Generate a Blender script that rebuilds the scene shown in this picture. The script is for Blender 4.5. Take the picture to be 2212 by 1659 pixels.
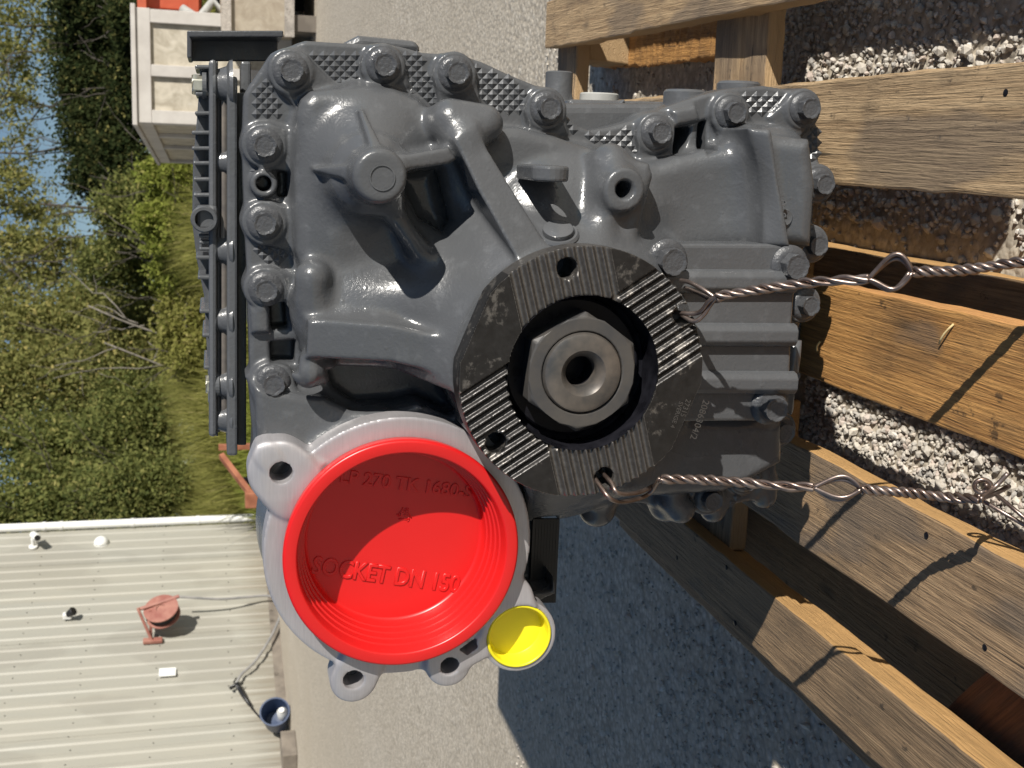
import bpy, bmesh, math, random
import numpy as np
from mathutils import Vector, Matrix

for o in list(bpy.data.objects):
    bpy.data.objects.remove(o, do_unlink=True)
scene = bpy.context.scene
col = scene.collection
random.seed(7)
R = math.radians

# ------------------------------------------------------------------ camera
# The photograph was taken with the phone on its side: image left is the world's up.
FPX, CX, CY = 2470.0, 1106.0, 829.5          # focal length and centre for a 2212 x 1659 picture
CAMZ = 0.65
PSI, PIT, ROL = R(12.0), R(14.5), 0.014
_f = np.array([-math.sin(PSI)*math.cos(PIT), math.cos(PSI)*math.cos(PIT), -math.sin(PIT)])
_r = np.array([math.cos(PSI), math.sin(PSI), 0.0])
_u = np.cross(_r, _f)
_ix = -math.cos(ROL)*_u - math.sin(ROL)*_r
_iy = -math.sin(ROL)*_u + math.cos(ROL)*_r
_c = np.array([0.0, 0.0, CAMZ])

def ray(x, y):
    return _f + _ix*(x-CX)/FPX - _iy*(y-CY)/FPX
def W(x, y, Y):
    """point of the vertical plane at depth Y seen at picture position x, y"""
    d = ray(x, y); return _c + d*(Y/d[1])
def G(x, y, z=0.0):
    """point of the level plane at height z seen at picture position x, y"""
    d = ray(x, y); return _c + d*((z-CAMZ)/d[2])

cam_d = bpy.data.cameras.new("camera")
cam = bpy.data.objects.new("camera", cam_d); col.objects.link(cam)
m = Matrix.Identity(4)
for i in range(3):
    m[i][0] = _ix[i]; m[i][1] = _iy[i]; m[i][2] = -_f[i]; m[i][3] = _c[i]
cam.matrix_world = m
cam_d.sensor_width = 36.0; cam_d.sensor_fit = 'HORIZONTAL'
cam_d.lens = 36.0*FPX/2212.0
cam_d.clip_start = 0.02; cam_d.clip_end = 3000
cam_d.dof.use_dof = True; cam_d.dof.focus_distance = 0.84; cam_d.dof.aperture_fstop = 24
scene.camera = cam

# ------------------------------------------------------------------ sky and sun
SUN = Vector((0.74, -0.52, 0.41)).normalized()        # towards the sun
elev = math.asin(SUN.z)
wd = bpy.data.worlds.new("World"); scene.world = wd; wd.use_nodes = True
nt = wd.node_tree; nt.nodes.clear()
sky = nt.nodes.new('ShaderNodeTexSky'); sky.sky_type = 'NISHITA'; sky.sun_disc = False
sky.sun_elevation = elev; sky.sun_rotation = math.atan2(SUN.x, SUN.y)
sky.air_density = 1.0; sky.dust_density = 0.1; sky.ozone_density = 2.2; sky.altitude = 600
bg = nt.nodes.new('ShaderNodeBackground'); bg.inputs['Strength'].default_value = 0.056
wo = nt.nodes.new('ShaderNodeOutputWorld')
hs = nt.nodes.new('ShaderNodeHueSaturation'); hs.inputs['Saturation'].default_value = 1.0
nt.links.new(sky.outputs[0], hs.inputs['Color']); nt.links.new(hs.outputs[0], bg.inputs[0]); nt.links.new(bg.outputs[0], wo.inputs[0])
sd = bpy.data.lights.new("sun", 'SUN'); sd.energy = 5.0; sd.angle = R(0.53); sd.color = (1.0, 0.95, 0.87)
so = bpy.data.objects.new("sun", sd); col.objects.link(so)
so.rotation_euler = (-SUN).to_track_quat('-Z', 'Y').to_euler(); so.location = (3, -3, 5)
scene.view_settings.view_transform = 'Standard'; scene.view_settings.look = 'None'
scene.view_settings.gamma = 1.0; scene.view_settings.exposure = 0.35
scene.render.engine = 'CYCLES'

# ------------------------------------------------------------------ helpers
def tag(o, label=None, cat=None, group=None, kind=None):
    if label: o['label'] = label
    if cat: o['category'] = cat
    if group: o['group'] = group
    if kind: o['kind'] = kind
    return o
def empty(name, loc=(0, 0, 0), label=None, cat=None, group=None):
    o = bpy.data.objects.new(name, None); col.objects.link(o); o.location = loc
    o.empty_display_size = 0.05
    return tag(o, label, cat, group)
def link(name, me, mat=None, parent=None):
    o = bpy.data.objects.new(name, me); col.objects.link(o)
    if mat: me.materials.append(mat)
    if parent:
        o.parent = parent
        q = parent; off = Vector((0, 0, 0))
        while q: off += q.location; q = q.parent
        o.location = -off
    return o

class MB:
    def __init__(s): s.v = []; s.f = []
    def add(s, vs, fs):
        n = len(s.v); s.v += [tuple(map(float, v)) for v in vs]; s.f += [tuple(i+n for i in f) for f in fs]; return s
    def box(s, c, size, rot=None):
        hx, hy, hz = [q/2 for q in size]
        vs = [Vector((x, y, z)) for x in (-hx, hx) for y in (-hy, hy) for z in (-hz, hz)]
        if rot is not None: vs = [rot @ v for v in vs]
        c = Vector(c)
        return s.add([v+c for v in vs], [(0, 1, 3, 2), (4, 6, 7, 5), (0, 4, 5, 1), (2, 3, 7, 6), (0, 2, 6, 4), (1, 5, 7, 3)])
    def bar(s, p, q, w, h, up=(0, 0, 1)):
        p, q = Vector(p), Vector(q); d = (q-p); L = d.length; d.normalize()
        a = d.cross(Vector(up))
        if a.length < 1e-5: a = d.cross(Vector((1, 0, 0)))
        a.normalize(); b = a.cross(d)
        m = Matrix((a, d, b)).transposed()
        return s.box((p+q)/2, (w, L, h), m)
    def tube(s, pts, r, n=8, caps=True, closed=False):
        pts = [Vector(p) for p in pts]; N = len(pts)
        rr = r if hasattr(r, '__len__') else [r]*N
        t = (pts[1]-pts[0]).normalized(); a = t.orthogonal().normalized(); rings = []
        base = len(s.v)
        for i in range(N):
            if i == 0: t = pts[1]-pts[0]
            elif i == N-1: t = pts[-1]-pts[-2]
            else: t = pts[i+1]-pts[i-1]
            if t.length < 1e-9: t = Vector((0, 0, 1))
            t.normalize(); a = (a-t*a.dot(t))
            if a.length < 1e-6: a = t.orthogonal()
            a.normalize(); b = t.cross(a)
            for k in range(n):
                w = 2*math.pi*k/n
                s.v.append(tuple(pts[i]+(a*math.cos(w)+b*math.sin(w))*rr[i]))
        for i in range(N-1):
            for k in range(n):
                k2 = (k+1) % n
                s.f.append((base+i*n+k, base+i*n+k2, base+(i+1)*n+k2, base+(i+1)*n+k))
        if caps:
            s.f.append(tuple(base+k for k in range(n))[::-1]); s.f.append(tuple(base+(N-1)*n+k for k in range(n)))
        return s
    def lathe(s, prof, origin, axis, n=48, cap0=True, cap1=True, ph=0.0):
        """prof: list of (distance along axis, radius)"""
        axis = Vector(axis).normalized(); o = Vector(origin)
        a = axis.orthogonal().normalized(); b = axis.cross(a); base = len(s.v)
        for (d, r) in prof:
            for k in range(n):
                w = 2*math.pi*k/n+ph
                s.v.append(tuple(o+axis*d+(a*math.cos(w)+b*math.sin(w))*r))
        for i in range(len(prof)-1):
            for k in range(n):
                k2 = (k+1) % n
                s.f.append((base+i*n+k, base+i*n+k2, base+(i+1)*n+k2, base+(i+1)*n+k))
        if cap0: s.f.append(tuple(base+k for k in range(n))[::-1])
        if cap1: s.f.append(tuple(base+(len(prof)-1)*n+k for k in range(n)))
        return s
    def prism(s, poly, d):
        """closed polygon (3-D points) pushed along d"""
        n = len(poly); d = Vector(d); b = len(s.v)
        for p in poly: s.v.append(tuple(p))
        for p in poly: s.v.append(tuple(Vector(p)+d))
        s.f.append(tuple(b+i for i in range(n))); s.f.append(tuple(b+n+i for i in range(n))[::-1])
        for i in range(n):
            j = (i+1) % n
            s.f.append((b+j, b+i, b+n+i, b+n+j))
        return s
    def build(s, name, mat=None, parent=None, smooth=False, bevel=0.0, seg=2, fixn=True, angle=None):
        me = bpy.data.meshes.new(name); me.from_pydata(s.v, [], s.f); me.update()
        if fixn:
            bm = bmesh.new(); bm.from_mesh(me); bmesh.ops.recalc_face_normals(bm, faces=bm.faces); bm.to_mesh(me); bm.free()
        if smooth or angle:
            me.polygons.foreach_set('use_smooth', [True]*len(me.polygons))
            if angle: me.set_sharp_from_angle(angle=R(angle))
        o = link(name, me, mat, parent)
        if bevel > 0:
            b = o.modifiers.new('bevel', 'BEVEL'); b.width = bevel; b.segments = seg; b.limit_method = 'ANGLE'; b.angle_limit = R(35)
            b.harden_normals = False
        return o

# ------------------------------------------------------------------ signed-distance sculpting (cast parts)
def sd_poly(px, pz, X, Z):
    """signed distance to a polygon in the X-Z plane"""
    d = np.full(X.shape, 1e9, np.float32); inside = np.zeros(X.shape, bool)
    n = len(px)
    for i in range(n):
        j = (i-1) % n
        ex, ez = px[j]-px[i], pz[j]-pz[i]
        wx, wz = X-px[i], Z-pz[i]
        t = np.clip((wx*ex+wz*ez)/(ex*ex+ez*ez+1e-12), 0, 1)
        d = np.minimum(d, (wx-ex*t)**2+(wz-ez*t)**2)
        c = ((pz[i] > Z) != (pz[j] > Z)) & (X < ex*(Z-pz[i])/(ez if abs(ez) > 1e-12 else 1e-12)+px[i])
        inside ^= c
    d = np.sqrt(d)
    return np.where(inside, -d, d).astype(np.float32)

class Field:
    def __init__(s, lo, hi, h):
        s.h = h; s.ax = [np.arange(lo[i], hi[i]+h, h, dtype=np.float32) for i in range(3)]
        s.D = np.full([len(a) for a in s.ax], 0.03, np.float32)
    def win(s, lo, hi):
        sl = []
        for i in range(3):
            a = int(np.searchsorted(s.ax[i], lo[i])); b = int(np.searchsorted(s.ax[i], hi[i]))
            sl.append(slice(max(0, a-1), min(len(s.ax[i]), b+1)))
        X = s.ax[0][sl[0]][:, None, None]; Y = s.ax[1][sl[1]][None, :, None]; Z = s.ax[2][sl[2]][None, None, :]
        return tuple(sl), X, Y, Z
    def put(s, sl, d, k, sub=False):
        a = s.D[sl]
        if sub:
            if k > 0:
                h = np.clip(0.5-0.5*(d+a)/k, 0, 1); s.D[sl] = a*(1-h)-d*h+k*h*(1-h)
            else: s.D[sl] = np.maximum(a, -d)
        else:
            if k > 0:
                h = np.clip(0.5+0.5*(a-d)/k, 0, 1); s.D[sl] = a*(1-h)+d*h-k*h*(1-h)
            else: s.D[sl] = np.minimum(a, d)
    def prism(s, P, y0, y1, k=0.006, r=0.003, sub=False):
        """P: world points (outline in X-Z). y0: front depth, a number or a plane through >=3 points (x,y,z)"""
        px = [p[0] for p in P]; pz = [p[2] for p in P]; M = 0.02+k
        if hasattr(y0, '__len__'):
            A = np.array([[q[0], q[2], 1] for q in y0]); b = np.array([q[1] for q in y0])
            co = np.linalg.lstsq(A, b, rcond=None)[0]; ymin = min(q[1] for q in y0)
        else: co = (0, 0, y0); ymin = y0
        sl, X, Y, Z = s.win((min(px)-M, ymin-M, min(pz)-M), (max(px)+M, y1+M, max(pz)+M))
        X2, Z2 = np.broadcast_arrays(X[:, 0, :], Z[:, 0, :])
        d2 = sd_poly(px, pz, X2, Z2)[:, None, :]+r
        front = (co[0]*X+co[1]*Z+co[2])-Y+r; back = Y-y1
        dy = np.maximum(front, back)
        d = np.minimum(np.maximum(d2, dy), 0)+np.sqrt(np.maximum(d2, 0)**2+np.maximum(dy, 0)**2)-r
        s.put(sl, d.astype(np.float32), k, sub); return s
    def cone(s, c, r0, r1, y0, y1, k=0.006, r=0.003, sub=False):
        """axis along Y, radius r0 at y0 and r1 at y1"""
        rm = max(r0, r1); M = 0.02+k
        sl, X, Y, Z = s.win((c[0]-rm-M, y0-M, c[2]-rm-M), (c[0]+rm+M, y1+M, c[2]+rm+M))
        q = np.sqrt((X-c[0])**2+(Z-c[2])**2)
        t = np.clip((Y-y0)/(y1-y0), 0, 1); sl_ = math.cos(math.atan2(abs(r1-r0), y1-y0))
        d2 = (q-(r0+(r1-r0)*t))*sl_+r
        dy = np.maximum(y0-Y+r, Y-y1)
        d = np.minimum(np.maximum(d2, dy), 0)+np.sqrt(np.maximum(d2, 0)**2+np.maximum(dy, 0)**2)-r
        s.put(sl, d.astype(np.float32), k, sub); return s
    def caps(s, p, q, r0, r1, k=0.006, sub=False, squash=1.0):
        p = np.array(p, float); q = np.array(q, float); rm = max(r0, r1); M = 0.02+k
        lo = np.minimum(p, q)-rm-M; hi = np.maximum(p, q)+rm+M
        sl, X, Y, Z = s.win(lo, hi); e = q-p
        t = np.clip(((X-p[0])*e[0]+(Y-p[1])*e[1]+(Z-p[2])*e[2])/(e@e), 0, 1)
        d = np.sqrt((X-p[0]-e[0]*t)**2+((Y-p[1]-e[1]*t)*squash)**2+(Z-p[2]-e[2]*t)**2)-(r0+(r1-r0)*t)
        s.put(sl, d.astype(np.float32), k, sub); return s
    def ell(s, c, rad, k=0.01, sub=False):
        M = 0.02+k
        sl, X, Y, Z = s.win([c[i]-rad[i]-M for i in range(3)], [c[i]+rad[i]+M for i in range(3)])
        k0 = np.sqrt(((X-c[0])/rad[0])**2+((Y-c[1])/rad[1])**2+((Z-c[2])/rad[2])**2)
        k1 = np.sqrt(((X-c[0])/rad[0]**2)**2+((Y-c[1])/rad[1]**2)**2+((Z-c[2])/rad[2]**2)**2)
        s.put(sl, (k0*(k0-1)/np.maximum(k1, 1e-5)).astype(np.float32), k, sub); return s
    def mesh(s, name, mat, parent, smooth=True, angle=None):
        D = s.D; h = s.h; S = D < 0
        # close the block at its borders
        for ax in range(3):
            for e in (0, -1):
                ix = [slice(None)]*3; ix[ax] = e; S[tuple(ix)] = False; D[tuple(ix)] = np.maximum(D[tuple(ix)], h*0.3)
        n = [q-1 for q in D.shape]
        cnt = np.zeros(n, np.float32); acc = np.zeros(n+[3], np.float32)
        for ax in range(3):
            o1, o2 = [a for a in range(3) if a != ax]
            for da in (0, 1):
                for db in (0, 1):
                    b = [None]*3; b[ax] = slice(0, n[ax]); b[o1] = slice(da, n[o1]+da); b[o2] = slice(db, n[o2]+db)
                    e = list(b); e[ax] = slice(1, n[ax]+1)
                    d0 = D[tuple(b)]; d1 = D[tuple(e)]; cr = S[tuple(b)] != S[tuple(e)]
                    t = np.where(cr, d0/np.where(cr, d0-d1, 1), 0)
                    cnt += cr
                    acc[..., ax] += t; acc[..., o1] += cr*da; acc[..., o2] += cr*db
        act = cnt > 0; idx = np.full(n, -1, np.int64); idx[act] = np.arange(act.sum())
        cell = np.argwhere(act).astype(np.float32); off = acc[act]/cnt[act][:, None]
        V = (cell+off)*h+np.array([a[0] for a in s.ax], np.float32)
        Q = []
        for ax in range(3):
            o1, o2 = [a for a in range(3) if a != ax]
            b = [None]*3; b[ax] = slice(0, n[ax]); b[o1] = slice(1, n[o1]); b[o2] = slice(1, n[o2])
            e = list(b); e[ax] = slice(1, n[ax]+1)
            s0 = S[tuple(b)]; s1 = S[tuple(e)]
            for flip in (False, True):
                w = np.argwhere((s0 & ~s1) if not flip else (~s0 & s1))
                if not len(w): continue
                w[:, o1] += 1; w[:, o2] += 1
                def g(a, bb):
                    q = w.copy(); q[:, o1] -= a; q[:, o2] -= bb; return idx[q[:, 0], q[:, 1], q[:, 2]]
                quad = np.stack([g(1, 1), g(0, 1), g(0, 0), g(1, 0)], 1)
                if (ax == 1) != flip: quad = quad[:, ::-1]
                Q.append(quad)
        Q = np.concatenate(Q); Q = Q[(Q >= 0).all(1)]
        me = bpy.data.meshes.new(name)
        me.vertices.add(len(V)); me.vertices.foreach_set('co', V.astype(np.float32).ravel())
        me.loops.add(Q.size); me.loops.foreach_set('vertex_index', Q.ravel().astype(np.int32))
        me.polygons.add(len(Q)); me.polygons.foreach_set('loop_start', np.arange(0, Q.size, 4, dtype=np.int32))
        me.update(calc_edges=True); me.validate()
        me.polygons.foreach_set('use_smooth', np.ones(len(me.polygons), bool))
        if angle: me.set_sharp_from_angle(angle=R(angle))
        return link(name, me, mat, parent)

# ------------------------------------------------------------------ materials
MATS = {}
def mat(name, base=(.5, .5, .5), rough=.5, metal=0.0, spec=.5):
    m = bpy.data.materials.new(name); m.use_nodes = True; MATS[name] = m
    b = m.node_tree.nodes['Principled BSDF']
    b.inputs['Base Color'].default_value = (*base, 1); b.inputs['Roughness'].default_value = rough
    b.inputs['Metallic'].default_value = metal; b.inputs['Specular IOR Level'].default_value = spec
    return m, m.node_tree, b
def nd(t, typ, **kw):
    n = t.nodes.new(typ)
    for k, v in kw.items():
        if k in n.inputs: n.inputs[k].default_value = v
        else: setattr(n, k, v)
    return n
def coords(t, kind='Object', scale=(1, 1, 1), rot=(0, 0, 0)):
    c = nd(t, 'ShaderNodeTexCoord'); mp = nd(t, 'ShaderNodeMapping')
    mp.inputs['Scale'].default_value = scale; mp.inputs['Rotation'].default_value = rot
    t.links.new(c.outputs[kind], mp.inputs[0]); return mp.outputs[0]
def noise(t, vec, scale, detail=3, rough=.55, dist=0.0):
    n = nd(t, 'ShaderNodeTexNoise'); n.inputs['Scale'].default_value = scale; n.inputs['Detail'].default_value = detail
    n.inputs['Roughness'].default_value = rough; n.inputs['Distortion'].default_value = dist
    t.links.new(vec, n.inputs['Vector']); return n.outputs['Fac']
def ramp(t, fac, stops):
    n = nd(t, 'ShaderNodeValToRGB'); e = n.color_ramp.elements
    while len(e) < len(stops): e.new(.5)
    for i, (p, c) in enumerate(stops):
        e[i].position = p; e[i].color = (*c, 1) if hasattr(c, '__len__') else (c, c, c, 1)
    t.links.new(fac, n.inputs[0]); return n.outputs[0]
def mix(t, fac, a, b, mode='MIX'):
    n = nd(t, 'ShaderNodeMix'); n.data_type = 'RGBA'; n.blend_type = mode
    for s_, v in ((0, fac), (6, a), (7, b)):
        if hasattr(v, 'default_value'): t.links.new(v, n.inputs[s_])
        elif hasattr(v, '__len__'): n.inputs[s_].default_value = (*v, 1)
        else: n.inputs[s_].default_value = v
    return n.outputs[2]
def bump(t, b, h, strength=.3, dist=.001, prev=None):
    n = nd(t, 'ShaderNodeBump'); n.inputs['Strength'].default_value = strength; n.inputs['Distance'].default_value = dist
    t.links.new(h, n.inputs['Height'])
    if prev: t.links.new(prev, n.inputs['Normal'])
    t.links.new(n.outputs[0], b.inputs['Normal']); return n.outputs[0]
def math_(t, op, a, b=None):
    n = nd(t, 'ShaderNodeMath'); n.operation = op
    for i, v in enumerate((a, b)):
        if v is None: continue
        if hasattr(v, 'default_value'): t.links.new(v, n.inputs[i])
        else: n.inputs[i].default_value = v
    return n.outputs[0]

def paint(name, base, rough, lump=.5, glob=.25):
    m, t, b = mat(name, base, rough)
    v = coords(t)
    big = noise(t, v, 14, 2); mid = noise(t, v, 90, 3); fine = noise(t, v, 420, 2)
    c = mix(t, big, tuple(q*.88 for q in base), tuple(q*1.10 for q in base))
    c = mix(t, ramp(t, mid, [(.55, 0), (.75, 1)]), c, tuple(q*1.25 for q in base))
    gm = nd(t, 'ShaderNodeNewGeometry')
    c = mix(t, ramp(t, gm.outputs['Pointiness'], [(.54, 0), (.62, .35)]), c, tuple(q*1.7 for q in base))
    t.links.new(c, b.inputs['Base Color'])
    r = ramp(t, noise(t, v, 22, 3), [(.3, rough-.10), (.7, rough+.14)])
    t.links.new(r, b.inputs['Roughness'])
    b1 = bump(t, b, fine, min(1, glob*1.5), .0006)
    b2 = bump(t, b, mid, lump, .0007, b1)
    vo = nd(t, 'ShaderNodeTexVoronoi'); vo.inputs['Scale'].default_value = 75; t.links.new(v, vo.inputs['Vector'])
    spot = ramp(t, vo.outputs['Distance'], [(.0, 1), (.13, 0)])
    spot = mix(t, ramp(t, noise(t, v, 18, 1), [(.52, 0), (.6, 1)]), 0.0, spot) if False else spot
    bump(t, b, spot, .30, .0006, b2)
    return m
PAINT = paint("grey_machine_paint", (.077, .080, .085), .24)
PAINT_ROUGH = paint("grey_paint_on_bolts", (.062, .064, .069), .33, 1.0, .9)
PAINT_GLOSS = paint("glossy_grey_paint", (.080, .083, .088), .20, .3, .1)
PAINT_DARK = paint("dark_grey_paint", (.050, .052, .057), .30)

def steel_machined():
    m, t, b = mat("brushed_aluminium", (.55, .54, .55), .42, .55)
    v = coords(t, scale=(60, 60, 900), rot=(0, R(35), 0)); n = noise(t, v, 1, 4)
    v2 = coords(t); n2 = noise(t, v2, 30, 3)
    t.links.new(mix(t, n, (.40, .385, .395), (.54, .52, .53)), b.inputs['Base Color'])
    t.links.new(ramp(t, n2, [(.3, .34), (.7, .52)]), b.inputs['Roughness'])
    bump(t, b, n, .18, .0003); return m
ALU = steel_machined()
def burnished():
    m, t, b = mat("burnished_dark_steel", (.08, .08, .08), .38, .75)
    v = coords(t); n = noise(t, v, 26, 5, .7, .6); n2 = noise(t, v, 130, 4, .7)
    wear = ramp(t, math_(t, 'MULTIPLY', n, math_(t, 'ADD', n2, .45)), [(.555, 0), (.64, .8)])
    c = mix(t, n2, (.022, .021, .021), (.060, .057, .055))
    gm = nd(t, 'ShaderNodeNewGeometry')
    c = mix(t, wear, c, (.20, .185, .168))
    t.links.new(mix(t, ramp(t, gm.outputs['Pointiness'], [(.53, 0), (.62, .8)]), c, (.42, .40, .37)), b.inputs['Base Color'])
    t.links.new(ramp(t, n2, [(.3, .30), (.7, .52)]), b.inputs['Roughness'])
    s = noise(t, coords(t, scale=(1, 1, 1)), 300, 2)
    bump(t, b, s, .25, .0004); return m
BURN = burnished()
def plain_metal(name, c1, c2, rough, metal, scale=60, bs=.2):
    m, t, b = mat(name, c1, rough, metal); v = coords(t); n = noise(t, v, scale, 4, .6)
    t.links.new(mix(t, ramp(t, n, [(.35, 0), (.65, 1)]), c1, c2), b.inputs['Base Color'])
    t.links.new(ramp(t, n, [(.3, rough-.08), (.7, rough+.1)]), b.inputs['Roughness'])
    bump(t, b, n, bs, .0005); return m
NUTM = plain_metal("painted_worn_nut", (.058, .058, .060), (.085, .078, .071), .36, .2, 45)
SHAFTM = plain_metal("worn_shaft_steel", (.075, .073, .071), (.17, .145, .122), .36, .4, 38)
BLACKM = plain_metal("black_oiled_steel_and_hole_shade", (.006, .006, .008), (.014, .014, .018), .30, 0, 80, .05); BLACKM.node_tree.nodes["Principled BSDF"].inputs["Specular IOR Level"].default_value = .12
WIREM = plain_metal("annealed_brown_wire", (.20, .145, .12), (.31, .25, .22), .34, .85, 70, .3)
ZINC = plain_metal("zinc_bolt", (.55, .52, .42), (.75, .73, .62), .35, .9, 60)
RUST = plain_metal("rusty_steel", (.20, .065, .03), (.33, .13, .07), .8, .0, 9)
REDIRON = plain_metal("red_oxide_steel", (.42, .075, .03), (.50, .11, .05), .55, 0, 6)
SEAL = plain_metal("pale_sealing_ring", (.30, .30, .285), (.38, .38, .36), .6, 0, 40)

def plastic(name, base, rough=.38, sss=.12):
    m, t, b = mat(name, base, rough)
    v = coords(t); n = noise(t, v, 16, 3); f = noise(t, v, 260, 2)
    t.links.new(mix(t, n, tuple(q*.92 for q in base), tuple(min(1, q*1.05) for q in base)), b.inputs['Base Color'])
    b.inputs['Subsurface Weight'].default_value = sss; b.inputs['Subsurface Radius'].default_value = (.006, .002, .001)
    b.inputs['Subsurface Scale'].default_value = .5
    bump(t, b, f, .06, .0003); return m
REDP = plastic("red_polyethylene", (.60, .013, .013), .34, .05)
YELP = plastic("yellow_polyethylene", (.80, .70, .020), .36, .06)
BLUEP = plastic("dark_blue_plastic", (.025, .045, .10), .4, 0)
WHITEP = plastic("white_plastic", (.75, .75, .72), .45, 0)
BLACKP = plastic("black_plastic_and_gap_shade", (.012, .012, .013), .45, 0)

def wood(name, c1, c2, dark, stain=.35, gs=1.0):
    """grain runs along the object's Y axis"""
    m, t, b = mat(name, c1, .72)
    v = coords(t)
    oi = nd(t, 'ShaderNodeObjectInfo'); add = nd(t, 'ShaderNodeVectorMath'); add.operation = 'ADD'
    sc = nd(t, 'ShaderNodeVectorMath'); sc.operation = 'SCALE'; sc.inputs['Scale'].default_value = 7.0
    cb = nd(t, 'ShaderNodeCombineXYZ')
    for i in range(3): t.links.new(oi.outputs['Random'], cb.inputs[i])
    t.links.new(cb.outputs[0], sc.inputs[0]); t.links.new(v, add.inputs[0]); t.links.new(sc.outputs[0], add.inputs[1])
    def mp(s):
        q = nd(t, 'ShaderNodeMapping'); q.inputs['Scale'].default_value = s; t.links.new(add.outputs[0], q.inputs[0]); return q.outputs[0]
    g = noise(t, mp((190*gs, 5*gs, 190*gs)), 1, 6, .68, 1.1)
    g2 = noise(t, mp((620*gs, 26*gs, 620*gs)), 1, 3, .6, .3)
    st = noise(t, mp((22, 9, 22)), 1, 5, .65, .8); sp = noise(t, mp((60, 40, 60)), 1, 4, .7)
    c = mix(t, ramp(t, g, [(.34, 0), (.62, 1)]), tuple(q*.74 for q in c1), c2)
    c = mix(t, ramp(t, g2, [(.50, 0), (.68, .6)]), c, tuple(q*.55 for q in c1))
    c = mix(t, ramp(t, st, [(.48, 0), (.72, stain)]), c, dark)
    c = mix(t, ramp(t, sp, [(.63, 0), (.70, .75)]), c, tuple(q*.35 for q in dark))
    kv = nd(t, 'ShaderNodeTexVoronoi'); kv.inputs['Scale'].default_value = 1; t.links.new(mp((19, 6.5, 19)), kv.inputs['Vector'])
    c = mix(t, ramp(t, kv.outputs['Distance'], [(.035, .9), (.10, .45), (.16, 0)]), c, tuple(q*.5 for q in dark))
    blot = noise(t, mp((9, 3.2, 9)), 1, 3, .5, .2); c = mix(t, ramp(t, blot, [(.56, 0), (.60, .5), (.80, .6)]), c, tuple((q+.10)*.55 for q in dark))
    ck = noise(t, mp((120, 1.6, 120)), 1, 2, .4, .4); c = mix(t, ramp(t, ck, [(.70, 0), (.72, .85)]), c, (.02, .015, .01))
    tint = mix(t, oi.outputs['Random'], (.86, .84, .82), (1.10, 1.06, 1.02))
    c = mix(t, 1.0, c, tint, 'MULTIPLY')
    t.links.new(c, b.inputs['Base Color'])
    b1 = bump(t, b, g, .8, .0024); bump(t, b, g2, .9, .0016, b1)
    return m
WOOD_TAN = wood("weathered_pine", (.39, .262, .142), (.53, .385, .225), (.12, .09, .062), .6)
WOOD_ORANGE = wood("orange_pine", (.38, .185, .055), (.55, .30, .10), (.13, .08, .04), .55)
WOOD_GREY = wood("grey_pine", (.24, .158, .088), (.36, .25, .145), (.095, .072, .05), .5)
WOOD_BROWN = wood("brown_plywood", (.19, .085, .045), (.27, .12, .06), (.10, .05, .03), .4)
WOOD_PALE = wood("pale_crate_timber", (.42, .385, .345), (.52, .48, .43), (.30, .27, .235), .3, .3)
def osb(name, c1, c2):
    m, t, b = mat(name, c1, .8); v = coords(t); n = noise(t, v, 9, 4, .6, 1.2); n2 = noise(t, v, 30, 3)
    c = mix(t, ramp(t, n, [(.35, 0), (.65, 1)]), c1, c2); c = mix(t, ramp(t, n2, [(.6, 0), (.75, .5)]), c, (.52, .49, .42))
    t.links.new(c, b.inputs['Base Color']); bump(t, b, n2, .1, .002); return m
CRATEW = plain_metal("whitewashed_timber", (.42, .39, .355), (.53, .50, .46), .85, 0, 5, .03)
OSB = osb("crate_chipboard", (.34, .30, .23), (.52, .47, .38))
PLYG = osb("weathered_plywood", (.30, .245, .18), (.42, .36, .275))

# ================================================================== SETTING
def ground_mat():
    m, t, b = mat("exposed_aggregate", (.42, .36, .28), .85)
    v = coords(t)
    vo = nd(t, 'ShaderNodeTexVoronoi'); vo.inputs['Scale'].default_value = 95; t.links.new(v, vo.inputs['Vector'])
    vo2 = nd(t, 'ShaderNodeTexVoronoi'); vo2.inputs['Scale'].default_value = 230; t.links.new(v, vo2.inputs['Vector'])
    sp = nd(t, 'ShaderNodeSeparateColor'); t.links.new(vo.outputs['Color'], sp.inputs[0])
    sp2 = nd(t, 'ShaderNodeSeparateColor'); t.links.new(vo2.outputs['Color'], sp2.inputs[0])
    c = ramp(t, sp.outputs[0], [(.0, (.20, .18, .155)), (.22, (.44, .385, .31)), (.55, (.60, .53, .425)), (.85, (.70, .63, .52)), (1, (.80, .75, .66))])
    c2 = ramp(t, sp2.outputs[1], [(.0, (.28, .245, .20)), (.5, (.56, .495, .395)), (1, (.74, .67, .55))])
    c = mix(t, .45, c, c2)
    gap = ramp(t, vo.outputs['Distance'], [(.35, 0), (.75, .55)])
    c = mix(t, gap, c, (.20, .165, .12))
    big = noise(t, v, .7, 4, .6); bg2 = noise(t, coords(t, scale=(1.2, .25, 1)), 1.6, 4)
    c = mix(t, ramp(t, big, [(.35, .65), (.65, 0)]), c, (.42, .365, .285))
    c = mix(t, ramp(t, bg2, [(.5, 0), (.75, .35)]), c, (.56, .51, .43))
    t.links.new(c, b.inputs['Base Color'])
    h = math_(t, 'SUBTRACT', 1.0, vo.outputs['Distance'])
    b1 = bump(t, b, h, .45, .004); bump(t, b, vo2.outputs['Distance'], .35, -.0015, b1)
    return m
GROUND = ground_mat()
g = MB(); g.add([(-900, -900, 0), (900, -900, 0), (900, 1500, 0), (-900, 1500, 0)], [(0, 1, 2, 3)])
tag(g.build("ground", GROUND, fixn=False), kind='structure')

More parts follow.
